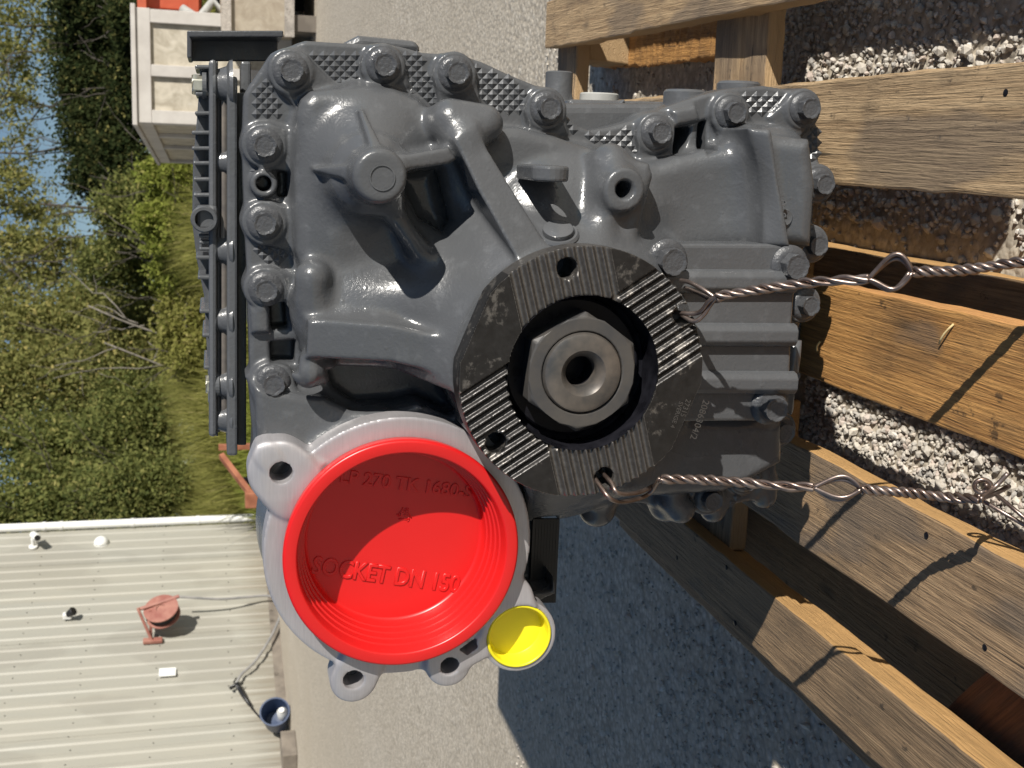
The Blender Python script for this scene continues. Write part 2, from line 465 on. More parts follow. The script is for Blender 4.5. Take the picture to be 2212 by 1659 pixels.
# loose chips of stone lying on the ground round the pallets
def stones():
    rs = np.random.RandomState(3)
    ico = bmesh.new(); bmesh.ops.create_icosphere(ico, subdivisions=1, radius=1.0)
    bv = np.array([v.co[:] for v in ico.verts]); bf = np.array([[v.index for v in f.verts] for f in ico.faces]); ico.free()
    N = 17000
    xy = np.stack([rs.uniform(-1.5, .75, N), rs.uniform(.60, 2.3, N)], 1)
    dens = (xy[:, 1] < 1.5) | (rs.rand(N) < .35)
    xy = xy[dens]
    n2 = 3200
    lit = np.stack([rs.uniform(-.06, .17, n2), rs.uniform(.66, 1.35, n2)], 1)
    lit2 = np.stack([rs.uniform(-.40, -.20, 5200), rs.uniform(.62, 1.15, 5200)], 1)
    xy = np.concatenate([xy, lit, lit2]); N = len(xy)
    s = rs.uniform(.0014, .0040, N)*np.where(rs.rand(N) < .08, 1.6, 1)
    V = []; 
    q = rs.normal(size=(N, 3, 3)); 
    u, _, vt = np.linalg.svd(q); rot = u @ vt
    sc = rs.uniform(.6, 1.25, (N, 1, 3))
    jit = 1+rs.uniform(-.22, .22, (N, len(bv), 1))
    P = (bv[None]*sc*jit) @ rot
    P = P*s[:, None, None]
    P[..., 0] += xy[:, 0, None]; P[..., 1] += xy[:, 1, None]; P[..., 2] += (s*.45)[:, None]
    F = (bf[None]+(np.arange(N)*len(bv))[:, None, None]).reshape(-1, 3)
    me = bpy.data.meshes.new("loose_gravel"); me.from_pydata(P.reshape(-1, 3).tolist(), [], F.tolist()); me.update()
    m, t, b = mat("gravel_stones", (.5, .43, .33), .8)
    gm = nd(t, 'ShaderNodeNewGeometry')
    c = ramp(t, gm.outputs['Random Per Island'], [(0, (.36, .345, .32)), (.25, (.44, .41, .365)), (.5, (.50, .46, .40)), (.75, (.62, .57, .49)), (.9, (.44, .36, .31)), (1, (.74, .71, .65))])
    n = noise(t, coords(t), 350, 3)
    c = mix(t, ramp(t, n, [(.4, 0), (.7, .4)]), c, (.30, .25, .19)); t.links.new(c, b.inputs['Base Color']); bump(t, b, n, .5, .001)
    o = link("loose_gravel", me, m)
    tag(o, "loose pale stone chips scattered on the ground round the pallets", "gravel", kind='stuff')
stones()

# ------------------------------------------------------------------ building with corrugated wall
WP = np.array([-5.3, 12.6, 0]); WT = np.array([.2, .98, 0]); WT /= np.linalg.norm(WT); WN = np.array([WT[1], -WT[0], 0])
def WL(x, y, off=0.0):
    d = ray(x, y); t = ((WP-_c) @ WN)/(d @ WN); return _c+d*t+WN*off
def wall_pt(s, z, off=0.0): return WP+WT*s+WN*off+np.array([0, 0, z])
def wall_mat():
    m, t, b = mat("weathered_cream_sheet", (.66, .64, .56), .5)
    v = coords(t)
    sx = nd(t, 'ShaderNodeSeparateXYZ'); t.links.new(v, sx.inputs[0])
    n = noise(t, coords(t, scale=(1, 1, .25)), 3.0, 4, .6); n2 = noise(t, coords(t, scale=(3, 3, .12)), 5, 4, .65)
    c = mix(t, n, (.30, .296, .262), (.355, .335, .282))
    edge = math_(t, 'ADD', sx.outputs[2], math_(t, 'MULTIPLY', n2, 1.1))
    low = ramp(t, edge, [(.62, 1), (1.25, 0)])
    c = mix(t, math_(t, 'MULTIPLY', low, .75), c, (.20, .172, .132))
    c = mix(t, ramp(t, n2, [(.55, 0), (.75, .4)]), c, (.30, .275, .23))
    pt = noise(t, coords(t, scale=(1, 1, .6)), 1.1, 3, .5); c = mix(t, ramp(t, pt, [(.52, 0), (.56, .35), (.75, .5)]), c, (.25, .235, .20))
    oi = nd(t, 'ShaderNodeObjectInfo')
    c = mix(t, 1.0, c, mix(t, oi.outputs['Random'], (.90, .92, .95), (1.05, 1.03, .98)), 'MULTIPLY')
    t.links.new(c, b.inputs['Base Color']); t.links.new(ramp(t, n, [(.3, .4), (.7, .62)]), b.inputs['Roughness'])
    return m
WALLM = wall_mat()
BARK2 = plain_metal("grey_brown_sill", (.13, .11, .09), (.22, .19, .155), .9, 0, 6)
bld = empty("metal_building", tuple(wall_pt(0, 0)), "cream corrugated metal building with white downpipe at its corner", "building")
PER = .195; S1 = 2.02; H_ = 4.2
for k in range(13):
    mb = MB(); s_hi = S1-k*PER*4; off = -.004*(k % 2)
    prof = []
    for j in range(4):
        a = s_hi-j*PER
        prof += [(a, 0), (a-.055, 0), (a-.075, .014), (a-.120, .014), (a-.140, 0)]
    prof.append((s_hi-4*PER-.02, 0))
    vs = []; fs = []
    for (s_, d_) in prof:
        vs.append(wall_pt(s_, 0.05, d_+off)); vs.append(wall_pt(s_, H_, d_+off))
    for i in range(len(prof)-1): fs.append((2*i, 2*i+1, 2*i+3, 2*i+2))
    mb.add(vs, fs); mb.build("wall_sheet", WALLM, bld)
mb = MB(); mb.prism([wall_pt(S1, .0, -.03), wall_pt(-8.2, .0, -.03), wall_pt(-8.2, .0, -6), wall_pt(S1, .0, -6)], (0, 0, H_-.05)); mb.build("building_core", WALLM, bld)
mb = MB(); mb.prism([wall_pt(S1+.3, H_, .35), wall_pt(-8.4, H_, .35), wall_pt(-8.4, H_, -6.2), wall_pt(S1+.3, H_, -6.2)], (0, 0, .16)); mb.build("roof", WALLM, bld, bevel=.01)
mb = MB(); mb.bar(wall_pt(S1, .05, .004), wall_pt(-8.2, .05, .004), .02, .10); mb.build("base_trim", BARK2, bld)
dp = MB(); dp.tube([wall_pt(S1+.02, z, .06) for z in (.12, 1.2, 2.2, 3.0, 3.6)], .052, 16); dpo = dp.build("downpipe", WHITEP, bld, angle=40)
for z in (.9, 1.7, 2.55, 2.75): mb = MB(); mb.lathe([(-.02, .058), (.02, .058)], wall_pt(S1+.02, z, .06), (0, 0, 1), 16); mb.build("pipe_bracket", WHITEP, dpo)
# screws on the sheets
mb = MB()
for k in range(40):
    for z in (.55, 1.3, 2.05, 2.7): mb.lathe([(0, .006), (.005, .005)], wall_pt(S1-k*PER-.02, z+.02*math.sin(k*2.3), .001), WN, 6)
tag(mb.build("screw", BLACKM, bld), kind="stuff")

p = WL(219, 1174, .01); l_ = empty("dome_lamp", tuple(p), "small white dome fixed high on the corrugated wall", "lamp")
mb = MB(); mb.lathe([(0, .085), (.02, .085), (.05, .07), (.075, .04), (.085, .001)], p, WN, 20); mb.build("dome", WHITEP, l_, smooth=True)
mb = MB(); mb.lathe([(-.012, .09), (0, .09)], p, WN, 20); mb.build("base_ring", WHITEP, l_)
p = WL(72, 1184, .01); l_ = empty("security_camera", tuple(p), "white bullet camera on a bracket near the downpipe top", "camera")
mb = MB(); mb.lathe([(0, .05), (.02, .05), (.03, .02), (.12, .02)], p, WN, 14); mb.build("bracket", WHITEP, l_)
mb = MB(); q = p+WN*.13; mb.lathe([(0, .045), (.2, .045), (.21, .04)], q+WT*.08+np.array([0, 0, .0]), -WT*.9+WN*.3-np.array([0, 0, .35]), 14); co = mb.build("body", WHITEP, l_, angle=40)
mb = MB(); mb.lathe([(0, .036), (.004, .036)], Vector(q+WT*.08)+Vector(-WT*.9+WN*.3-np.array([0, 0, .35])).normalized()*.211, -WT*.9+WN*.3-np.array([0, 0, .35]), 14); mb.build("lens", BLACKP, l_)
p = WL(146, 1340, .01); l_ = empty("flood_lamp", tuple(p), "small black and white flood lamp on the wall above the hose reel", "lamp")
mb = MB(); mb.box(p+WN*.05, (.07, .06, .09), Matrix.Rotation(R(-11), 3, 'Z')); mb.build("housing", WHITEP, l_, bevel=.01)
mb = MB(); mb.lathe([(0, .03), (.09, .05), (.10, .045)], p+WN*.06, WN*.6-WT*.2-np.array([0, 0, .7]), 14); mb.build("lamp_head", BLACKP, l_, angle=40)

# hose reel
p = WL(352, 1371, 0); reel = empty("hose_reel", tuple(p), "faded red hose reel on a swing bracket on the corrugated wall", "hose reel")
ax = Vector((.86, -.46, .18)).normalized(); pc = Vector(p+WN*.30)
REELM = plain_metal("faded_red_paint", (.24, .085, .065), (.34, .16, .12), .6, 0, 7)
for s_ in (-1, 1):
    mb = MB(); mb.lathe([(-.006, .185), (.006, .185)], pc+ax*.055*s_, ax, 32, False, False); mb.lathe([(-.004, .185), (-.004, .10)], pc+ax*.055*s_, ax, 32, False, False)
    mb.lathe([(.006, .185), (.006, .05)], pc+ax*.055*s_, ax, 32, False, False); mb.build("flange_disc", REELM, reel, angle=40)
mb = MB(); mb.lathe([(-.05, .09), (.05, .09)], pc, ax, 24); mb.build("drum", REELM, reel, angle=40)
mb = MB()
for j in range(4):
    rr = .14; mb.tube([pc+ax*(-.038+.025*j)+(ax.orthogonal().normalized()*math.cos(w)+ax.cross(ax.orthogonal().normalized())*math.sin(w))*rr for w in np.linspace(0, 2*math.pi, 28)], .014, 6, False)
mb.build("coiled_hose", BLACKP, reel, smooth=True)
mb = MB(); d2 = Vector((0, 0, 1))
mb.bar(p+WN*.0-np.array([0, 0, .0])+WT*-.10+np.array([0, 0, .12]), p+WN*.34-WT*.02+np.array([0, 0, .12]), .03, .03); mb.bar(p+WN*.34+WT*.0+np.array([0, 0, .26]), p+WN*.42+WT*.10-np.array([0, 0, .18]), .035, .035)
mb.bar(p+WN*.02-WT*.16+np.array([0, 0, .10]), p+WN*.38-WT*.02+np.array([0, 0, .25]), .03, .03)
mb.build("swing_bracket", REELM, reel, bevel=.006)
mb = MB(); mb.box(p+WN*.03-WT*.14+np.array([0, 0, .10]), (.04, .07, .20), Matrix.Rotation(R(-11), 3, 'Z')); mb.build("wall_plate", REELM, reel, bevel=.006)
# hose running down from the reel and up to the spray lance
HOSE = plain_metal("grey_rubber_hose", (.20, .20, .20), (.28, .27, .26), .6, 0, 8)
pts = [WL(386, 1338, .30), WL(430, 1334, .26), WL(480, 1326, .20), WL(530, 1314, .15), WL(575, 1306, .12), WL(603, 1312, .10), WL(606, 1340, .1), WL(596, 1370, .1), WL(578, 1405, .1), WL(550, 1445, .09), WL(522, 1470, .08), WL(510, 1488, .06)]
def smooth_path(P, n):
    P = [np.array(q, float) for q in P]; out = []
    Q = [2*P[0]-P[1]]+P+[2*P[-1]-P[-2]]
    for i in range(1, len(Q)-2):
        for k in range(n):
            t_ = k/n; a, b, c, d = Q[i-1], Q[i], Q[i+1], Q[i+2]
            out.append(.5*((2*b)+(-a+c)*t_+(2*a-5*b+4*c-d)*t_**2+(-a+3*b-3*c+d)*t_**3))
    out.append(P[-1]); return out
mb = MB(); mb.tube(smooth_path(pts, 6), .014, 8); tag(mb.build("washer_hose", HOSE, smooth=True), "thin grey hose hanging between the red reel and the spray lance", "hose")
lance = empty("spray_lance", tuple(WL(510, 1490, .05)), "pressure washer lance with trigger grip leaning on the corrugated wall", "spray lance")
mb = MB(); mb.tube([WL(510, 1492, .07), WL(545, 1540, .05), WL(586, 1583, .03)], .009, 8); mb.build("pipe", BLACKM, lance, smooth=True)
mb = MB(); mb.tube([WL(498, 1500, .08), WL(512, 1490, .07), WL(526, 1513, .06), WL(540, 1532, .05)], [.02, .03, .022, .016], 8); mb.build("grip", BLACKP, lance, smooth=True)
mb = MB(); mb.tube([WL(511, 1478, .08), WL(505, 1487, .08), WL(516, 1500, .09), WL(525, 1490, .08)], .008, 6); mb.build("trigger_guard", BLACKP, lance, smooth=True)
mb = MB(); q = WL(362, 1457, .03); mb.box(q, (.015, .13, .17), Matrix.Rotation(R(-11), 3, 'Z')); tag(mb.build("notice_sheet", WHITEP, bevel=.003), "small torn white notice sheet stuck on the corrugated wall", "notice")
# blue tub
bp = G(627, 1540, 0); tub = empty("blue_tub", tuple(bp), "dark blue plastic tub lying on its side by the corrugated wall", "tub")
axt = Vector((.75, -.62, .12)).normalized()
mb = MB(); mb.lathe([(0, .105), (.02, .115), (.25, .135), (.255, .145), (.265, .145), (.265, .130), (.22, .124), (.03, .105), (.025, .001)], Vector(bp)+Vector((0, 0, .142))-axt*.20, axt, 28, True, False); mb.build("tub_body", BLUEP, tub, angle=40)
mb = MB(); mb.lathe([(0, .05), (.10, .05), (.13, .025), (.15, .025)], Vector(bp)+Vector((0, 0, .075))-axt*.06, axt, 16); tag(mb.build("white_bottle", WHITEP, angle=40), "white plastic bottle lying inside the blue tub", "bottle")
mb = MB(); q = G(640, 1618, 0); mb.box(q+np.array([0, 0, .066]), (.16, .34, .13), Matrix.Rotation(R(-10), 3, 'Z')); tag(mb.build("timber_block", BARK2, bevel=.008), "grey weathered timber block lying at the wall beside the tub", "timber")

# ------------------------------------------------------------------ crate, plywood box and red machine on the right
cr = empty("packing_crate", (.07, 8, .0), "tall pale timber packing crate with chipboard panels and battens", "crate")
ca = R(5.7); cu = Vector((math.cos(ca), math.sin(ca), 0)); cv = Vector((-math.sin(ca), math.cos(ca), 0)); c0 = Vector((.075, 8, 0))
zt = W(287, 275, 8)[2]; zb = .13; wd_ = .73; dp_ = 3.3
def cb(u0, u1, v0, v1, z0, z1, name, m_, bev=.004):
    mb = MB(); mb.prism([c0+cu*u0+cv*v0+Vector((0, 0, z0)), c0+cu*u1+cv*v0+Vector((0, 0, z0)), c0+cu*u1+cv*v1+Vector((0, 0, z0)), c0+cu*u0+cv*v1+Vector((0, 0, z0))], (0, 0, z1-z0))
    o = mb.build(name, m_, cr, bevel=bev); return o
cb(.03, wd_-.03, .03, dp_-.03, zb, zt-.03, "panel_box", OSB)
cb(-.02, wd_+.02, -.02, dp_+.02, zt-.03, zt, "lid", CRATEW)
cb(0, wd_, 0, .03, zt-.12, zt-.031, "batten", CRATEW); cb(0, wd_, 0, .03, zb, zb+.10, "batten", CRATEW)
for u in (0, .30, wd_-.09): cb(u, u+(.085 if u != .30 else .075), .001, .03, zb+.1, zt-.12, "batten", CRATEW)
cb(0, .03, .031, dp_, zt-.12, zt-.031, "batten", CRATEW); cb(0, .03, .031, dp_, zb, zb+.1, "batten", CRATEW)
for v in (.031, .9, 1.8, dp_-.09): cb(0.001, .03, v, v+.085, zb+.1, zt-.12, "batten", CRATEW)
for v in (.1, 1.4, 2.8): cb(.02, wd_-.02, v, v+.12, 0.0, zb, "skid", BARK2)

bx0 = W(600, 75, 7.7); bx = empty("plywood_box", (bx0[0]+.3, 7.9, 0), "low weathered plywood box standing beside the tall pale crate", "box")
x0 = W(560, 73, 7.7)[0]; ztp = W(478, 40, 7.7)[2]
mb = MB(); mb.box((x0+.6, 8.2, (ztp+.14)/2+.0), (1.2, 1.0, ztp-.14)); mb.build("panel", PLYG, bx, bevel=.004)
for zz in (.17, ztp-.03): mb = MB(); mb.box((x0+.6, 7.685, zz), (1.22, .03, .06)); mb.build("rail", WOOD_PALE, bx)
for xx in (.08, .6, 1.1): mb = MB(); mb.box((x0+xx, 8.2, .07), (.1, 1.0, .139)); mb.build("skid", BARK2, bx)
rm = empty("red_machine", (W(430, 20, 8.8)[0]+.4, 9.2, 0), "red painted steel machine frame standing behind the plywood box", "machine")
xr = W(400, 52, 8.6)[0]; zr0 = W(470, 20, 8.6)[2]; zr1 = W(297, 20, 8.6)[2]
mb = MB(); mb.box((xr+.6, 9.2, (zr1+zr0)/2+.05), (1.0, 1.0, zr1-zr0-.12)); mb.build("body", REDIRON, rm, bevel=.01)
for (a, b) in ((0, .07), (.32, .06), (.62, .05)): mb = MB(); mb.box((xr+a+.03, 8.66, (zr0+zr1)/2), (b, .08, zr1-zr0)); mb.build("upright", REDIRON, rm, bevel=.004)
mb = MB(); mb.box((xr+.55, 8.64, zr1-.03), (1.1, .1, .06)); mb.build("top_rail", REDIRON, rm, bevel=.004)
mb = MB(); mb.box((xr+.55, 8.64, zr0+.16), (1.1, .1, .07)); mb.build("lower_rail", REDIRON, rm, bevel=.004)
mb = MB(); mb.box((xr+.6, 9.2, zr0/2), (.9, .9, zr0+.02)); mb.build("base", BLACKM, rm)
mb = MB(); mb.tube([(xr+.10, 8.55, zr0+.24), (xr+.02, 8.5, zr0+.12), (xr+.16, 8.5, zr0+.03), (xr+.05, 8.5, zr0-.06), (xr+.2, 8.5, zr0-.1)], [.03, .05, .035, .045, .03], 8); mb.build("plastic_wrap", SEAL, rm, smooth=True)

# rusty frame at the edge of the grass
fr = empty("rusty_frame", tuple(W(556, 967, 11)), "rusty red steel trailer frame leg beside the tall grass", "frame")
pz = W(472, 966, 11); 
mb = MB(); mb.bar((pz[0], 11, 0), (pz[0], 11, pz[2]), .055, .055, (0, 1, 0)); mb.build("post", RUST, fr, bevel=.004)
mb = MB(); mb.bar(W(478, 984, 11), W(545, 1072, 10.6), .07, .05); mb.build("brace", RUST, fr, bevel=.004)
mb = MB(); q = W(548, 1078, 10.6); mb.box(q, (.15, .12, .16)); mb.build("coupler", RUST, fr, bevel=.01)
mb = MB(); mb.bar((q[0], 10.6, 0), (q[0], 10.6, q[2]), .05, .05, (0, 1, 0)); mb.build("leg", BLACKM, fr)
mb = MB(); mb.bar(W(522, 1040, 10.8), W(560, 1034, 10.8), .06, .06); mb.build("stub", BLACKM, fr)

# ------------------------------------------------------------------ grass verge and vegetation
def leaf_mat(name, c1, c2, c3, tr=.35):
    m = bpy.data.materials.new(name); m.use_nodes = True; t = m.node_tree; t.nodes.clear()
    gm = nd(t, 'ShaderNodeNewGeometry')
    c = ramp(t, gm.outputs['Random Per Island'], [(0, c1), (.5, c2), (.86, c2), (1, c3)])
    d = nd(t, 'ShaderNodeBsdfDiffuse'); tl = nd(t, 'ShaderNodeBsdfTranslucent'); gl = nd(t, 'ShaderNodeBsdfGlossy'); gl.inputs['Roughness'].default_value = .45
    ms = nd(t, 'ShaderNodeMixShader'); ms.inputs[0].default_value = tr; ms2 = nd(t, 'ShaderNodeMixShader'); ms2.inputs[0].default_value = .0
    out = nd(t, 'ShaderNodeOutputMaterial')
    t.links.new(c, d.inputs[0]); t.links.new(c, tl.inputs[0]); t.links.new(d.outputs[0], ms.inputs[1]); t.links.new(tl.outputs[0], ms.inputs[2])
    t.links.new(ms.outputs[0], ms2.inputs[1]); t.links.new(gl.outputs[0], ms2.inputs[2]); t.links.new(ms2.outputs[0], out.inputs[0]); return m
L_OLIVE = leaf_mat("olive_leaves", (.14, .155, .050), (.29, .285, .10), (.50, .42, .16), .5)
L_GREEN = leaf_mat("green_leaves", (.10, .125, .042), (.23, .245, .080), (.42, .38, .14), .5)
L_DARK = leaf_mat("evergreen_leaves", (.018, .030, .012), (.050, .062, .024), (.22, .20, .07), .35)  # the yellowest leaves put sunlit highlights into the colour
L_BRIGHT = leaf_mat("bright_weed_leaves", (.20, .24, .05), (.30, .33, .075), (.40, .37, .13), .5)
L_STRAW = leaf_mat("straw_grass", (.20, .21, .055), (.31, .30, .09), (.46, .40, .17), .5)
BARK = plain_metal("grey_bark", (.045, .037, .03), (.10, .085, .07), .9, 0, 12)
BARKP = plain_metal("pale_bark", (.13, .115, .095), (.22, .195, .165), .9, 0, 12)
def leaf_cloud(name, c, rad, n, size, m_, parent, rs, clumps=40, spread=.28, shell=.5):
    c = np.array(c); rad = np.array(rad)
    d = rs.normal(size=(clumps, 3)); d /= np.linalg.norm(d, axis=1)[:, None]
    cl = d*rad*(shell+(1-shell)*rs.rand(clumps, 1))*rs.uniform(.55, 1.0, (clumps, 1))
    w = rs.randint(0, clumps, n)
    size = size*.62; P = c+cl[w]+rs.normal(size=(n, 3))*rad*spread*rs.uniform(.4, 1.0, clumps)[w][:, None]
    P[:, 2] = np.maximum(P[:, 2], .02)
    a = rs.normal(size=(n, 3)); a /= np.linalg.norm(a, axis=1)[:, None]
    b = np.cross(a, rs.normal(size=(n, 3))); b /= np.linalg.norm(b, axis=1)[:, None]
    s = (size*rs.uniform(.6, 1.35, n))[:, None]
    V = np.stack([P-a*s, P+b*s*.5, P+a*s, P-b*s*.5], 1).reshape(-1, 3)
    F = np.arange(4*n).reshape(-1, 4)
    me = bpy.data.meshes.new(name); me.vertices.add(4*n); me.vertices.foreach_set('co', V.ravel().astype(np.float32))
    me.loops.add(4*n); me.loops.foreach_set('vertex_index', F.ravel().astype(np.int32)); me.polygons.add(n)
    me.polygons.foreach_set('loop_start', np.arange(0, 4*n, 4, dtype=np.int32)); me.update(calc_edges=True)
    return link(name, me, m_, parent)
def branchy(mb, p, q, r, rs, depth=2):
    p, q = np.array(p, float), np.array(q, float); L = np.linalg.norm(q-p)
    pts = [p+(q-p)*t_+rs.normal(size=3)*L*.03*math.sin(t_*math.pi) for t_ in np.linspace(0, 1, 6)]
    mb.tube(pts, list(np.linspace(r, r*.45, 6)), 7)
    if depth:
        for _ in range(4 if depth > 1 else 3):
            t_ = rs.uniform(.45, .98); b = p+(q-p)*t_; d = (q-p)/L*.6+rs.normal(size=3)*.6; d[2] += .25
            branchy(mb, b, b+d*L*rs.uniform(.25, .5), r*.45, rs, depth-1)
rsv = np.random.RandomState(11)
def tree(x, y, hx, hy, Y, n, m_, size, label, group, name="tree", clumps=45, spread=.25, trunk=True, bark=None, shell=.45):
    c = W(x, y, Y); sc = Y/FPX*1.04; rv, rh = hx*sc, hy*sc
    e = empty(name, (c[0], Y, 0), label, "shrub" if name.endswith('shrub') else "tree", group)
    if trunk:
        mb = MB(); branchy(mb, (c[0]+rsv.uniform(-.2, .2)*rh, Y, 0), (c[0], Y, max(.3, c[2]+rv*.55)), max(.015, .035*Y/30*1.3), rsv, 2)
        mb.build("trunk", bark or BARK, e, smooth=True)
    leaf_cloud("crown", c, (rh, rh*1.0, rv), int(n*2.1), size, m_, e, rsv, clumps, spread, shell)
gt = "trees standing behind the grass verge"
tree(20, 50, 150, 130, 31, 2100, L_OLIVE, .10, "thin open tree showing sky, rising behind the red machine", gt, clumps=60, spread=.14)
tree(-10, 215, 130, 90, 34, 900, L_OLIVE, .10, "thin open tree with dark trunk, rising behind the packing crate", gt, clumps=40, spread=.13)
tree(0, 330, 120, 70, 33, 700, L_OLIVE, .10, "sparse slender tree showing much sky, beyond the crate's left side", gt, clumps=40, spread=.13)
tree(10, 430, 190, 90, 32, 1700, L_OLIVE, .10, "thin open tree showing sky, rising above the sunlit verge bushes", gt, clumps=55, spread=.14)
tree(80, 560, 190, 90, 29, 3400, L_OLIVE, .10, "half open olive tree between the sky gap and the dense trees", gt, clumps=60, spread=.17)
tree(150, 680, 240, 110, 26, 11000, L_OLIVE, .085, "olive leaved tree with pale bare branches", gt, bark=BARKP)
tree(120, 830, 240, 120, 24, 13000, L_OLIVE, .08, "dense olive tree between the building and the thin trees", gt, bark=BARKP)
tree(150, 980, 240, 110, 22, 13000, L_GREEN, .08, "dense mid green tree beside the building corner", gt)
tree(120, 1110, 260, 110, 20, 12000, L_GREEN, .075, "dark green tree touching the white downpipe", gt)
tree(290, 760, 130, 140, 23, 9000, L_OLIVE, .075, "low olive thicket below the pale bare branches", gt, name="thicket_shrub")
tree(300, 920, 130, 120, 21, 8000, L_GREEN, .075, "low green thicket behind the straw coloured grass", gt, name="thicket_shrub")
tree(320, 1060, 130, 100, 19, 8000, L_GREEN, .07, "low dark thicket next to the building corner", gt, name="thicket_shrub")
gh = "dark evergreens behind the crate"
for (x, y, hx, hy, Y, lb) in ((225, 20, 95, 80, 24, "dark evergreen standing behind the red machine"), (215, 110, 95, 80, 25, "dark evergreen behind the right half of the packing crate"), (225, 200, 95, 80, 24, "dark evergreen behind the left half of the packing crate"), (230, 290, 95, 80, 23.5, "dark evergreen beyond the long side of the packing crate"), (245, 370, 95, 75, 22.5, "dark evergreen directly behind the brightest verge bush")):
    tree(x, y, hx, hy, Y, 8500, L_DARK, .075, lb, gh, name="evergreen_tree", clumps=60)
for (x, y, hx, hy, Y, lb) in ((300, 60, 70, 90, 20, "dark understorey shrub between the red machine and the evergreens"), (300, 180, 60, 80, 20.5, "dark understorey shrub just behind the packing crate lid"), (290, 450, 90, 70, 21, "mid green shrub between the evergreens and the sunlit bushes"), (270, 560, 110, 80, 22, "tall mid green shrub below the half open olive tree")):
    tree(x, y, hx, hy, Y, 5500, L_GREEN if y > 400 else L_DARK, .07, lb, "understorey shrubs", name="understorey_shrub", trunk=True)
for (x, y, hx, hy, Y, m_, lb) in ((385, 390, 75, 60, 16, L_BRIGHT, "sunlit yellow green bush right beside the packing crate"), (380, 480, 85, 65, 16, L_BRIGHT, "tallest sunlit yellow green bush on the grass verge"), (400, 570, 80, 65, 16.5, L_BRIGHT, "sunlit yellow green bush next to the straw tinted bushes"), (410, 660, 80, 70, 16.5, L_STRAW, "straw tinted bush beside the sunlit green bushes"), (420, 760, 80, 70, 16, L_STRAW, "straw tinted bush in front of the pale dead saplings")):
    tree(x, y, hx, hy, Y, 6500, m_, .055, lb, "bushes on the verge", name="verge_shrub", trunk=True, clumps=70, spread=.2)
# bare pale branches
for (a, b, Y) in (((300, 790), (190, 660), 20.3), ((330, 860), (225, 740), 19.9)):
    mb = MB(); p0 = W(*a, Y); p0[2] = max(.1, p0[2]); branchy(mb, (p0[0], Y, 0.0), W(*b, Y), .028, rsv, 2)
    tag(mb.build("dead_sapling", BARKP, smooth=True), "bare dead sapling leaning towards the straw tinted bush" if a[1] < 800 else "bare dead sapling beside the low green thicket", "sapling", "bare saplings")
# grass verge ground and blades
vg = MB(); nx_, ny_ = 60, 50; vs = []; fs = []
for j in range(ny_):
    for i in range(nx_):
        X_ = -16+i*.62; Yv = 14.3+j*.9+.6*math.sin(X_*.6)+(.0 if X_ > -4.6 else 1.5)
        z = -.02+min(.8, .10*j)*(.8+.25*math.sin(X_*1.7+j*.5))
        vs.append((X_, Yv, z))
for j in range(ny_-1):
    for i in range(nx_-1): fs.append((j*nx_+i, j*nx_+i+1, (j+1)*nx_+i+1, (j+1)*nx_+i))
vg.add(vs, fs)
mg, tg, bg_ = mat("verge_soil", (.10, .10, .04), .95); nn = noise(tg, coords(tg), 3, 5); tg.links.new(mix(tg, nn, (.06, .07, .02), (.17, .15, .06)), bg_.inputs['Base Color'])
tag(vg.build("grass_verge", mg, smooth=True), kind='structure')
def grass(name, n, xr, yr, hh, m_, label, seed):
    rs = np.random.RandomState(seed); X_ = rs.uniform(*xr, n); Y_ = rs.uniform(*yr, n)
    h = rs.uniform(*hh, n)*(.6+.6*np.sin(X_*1.3)**2); a = rs.uniform(0, 2*math.pi, n); ln = rs.uniform(.1, .6, n)*h
    z0 = np.clip((Y_-14.3)*.1, 0, .8)*.8-.03
    w = .006+.006*rs.rand(n)
    dx, dy = np.cos(a), np.sin(a)
    B = np.stack([X_, Y_, z0], 1); side = np.stack([-dy, dx, 0*dx], 1)*w[:, None]
    mid = B+np.stack([dx*ln*.3, dy*ln*.3, h*.6], 1); tip = B+np.stack([dx*ln, dy*ln, h], 1)
    V = np.stack([B-side, B+side, mid-side*.7, mid+side*.7, tip], 1).reshape(-1, 3)
    o = (np.arange(n)*5)[:, None]
    F = np.concatenate([(o+np.array([[0, 1, 3]])), (o+np.array([[0, 3, 2]])), (o+np.array([[2, 3, 4]]))], 1).reshape(-1, 3)
    me = bpy.data.meshes.new(name); me.vertices.add(len(V)); me.vertices.foreach_set('co', V.ravel().astype(np.float32))
    me.loops.add(F.size); me.loops.foreach_set('vertex_index', F.ravel().astype(np.int32)); me.polygons.add(len(F)); me.polygons.foreach_set('loop_start', np.arange(0, F.size, 3, dtype=np.int32))
    me.update(calc_edges=True); o_ = link(name, me, m_); tag(o_, label, "grass", kind='stuff')
grass("tall_grass", 36000, (-4.5, 3.5), (13.9, 20), (.5, 1.15), L_STRAW, "tall straw coloured grass growing along the verge", 5)
grass("green_grass", 26000, (-4.5, 4.5), (13.2, 18), (.25, .6), L_BRIGHT, "short bright green grass at the edge of the yard", 6)

grass("corner_grass", 9000, (-8, -4.4), (15.6, 20), (.5, 1.1), L_STRAW, "tall straw coloured grass behind the building corner", 9)

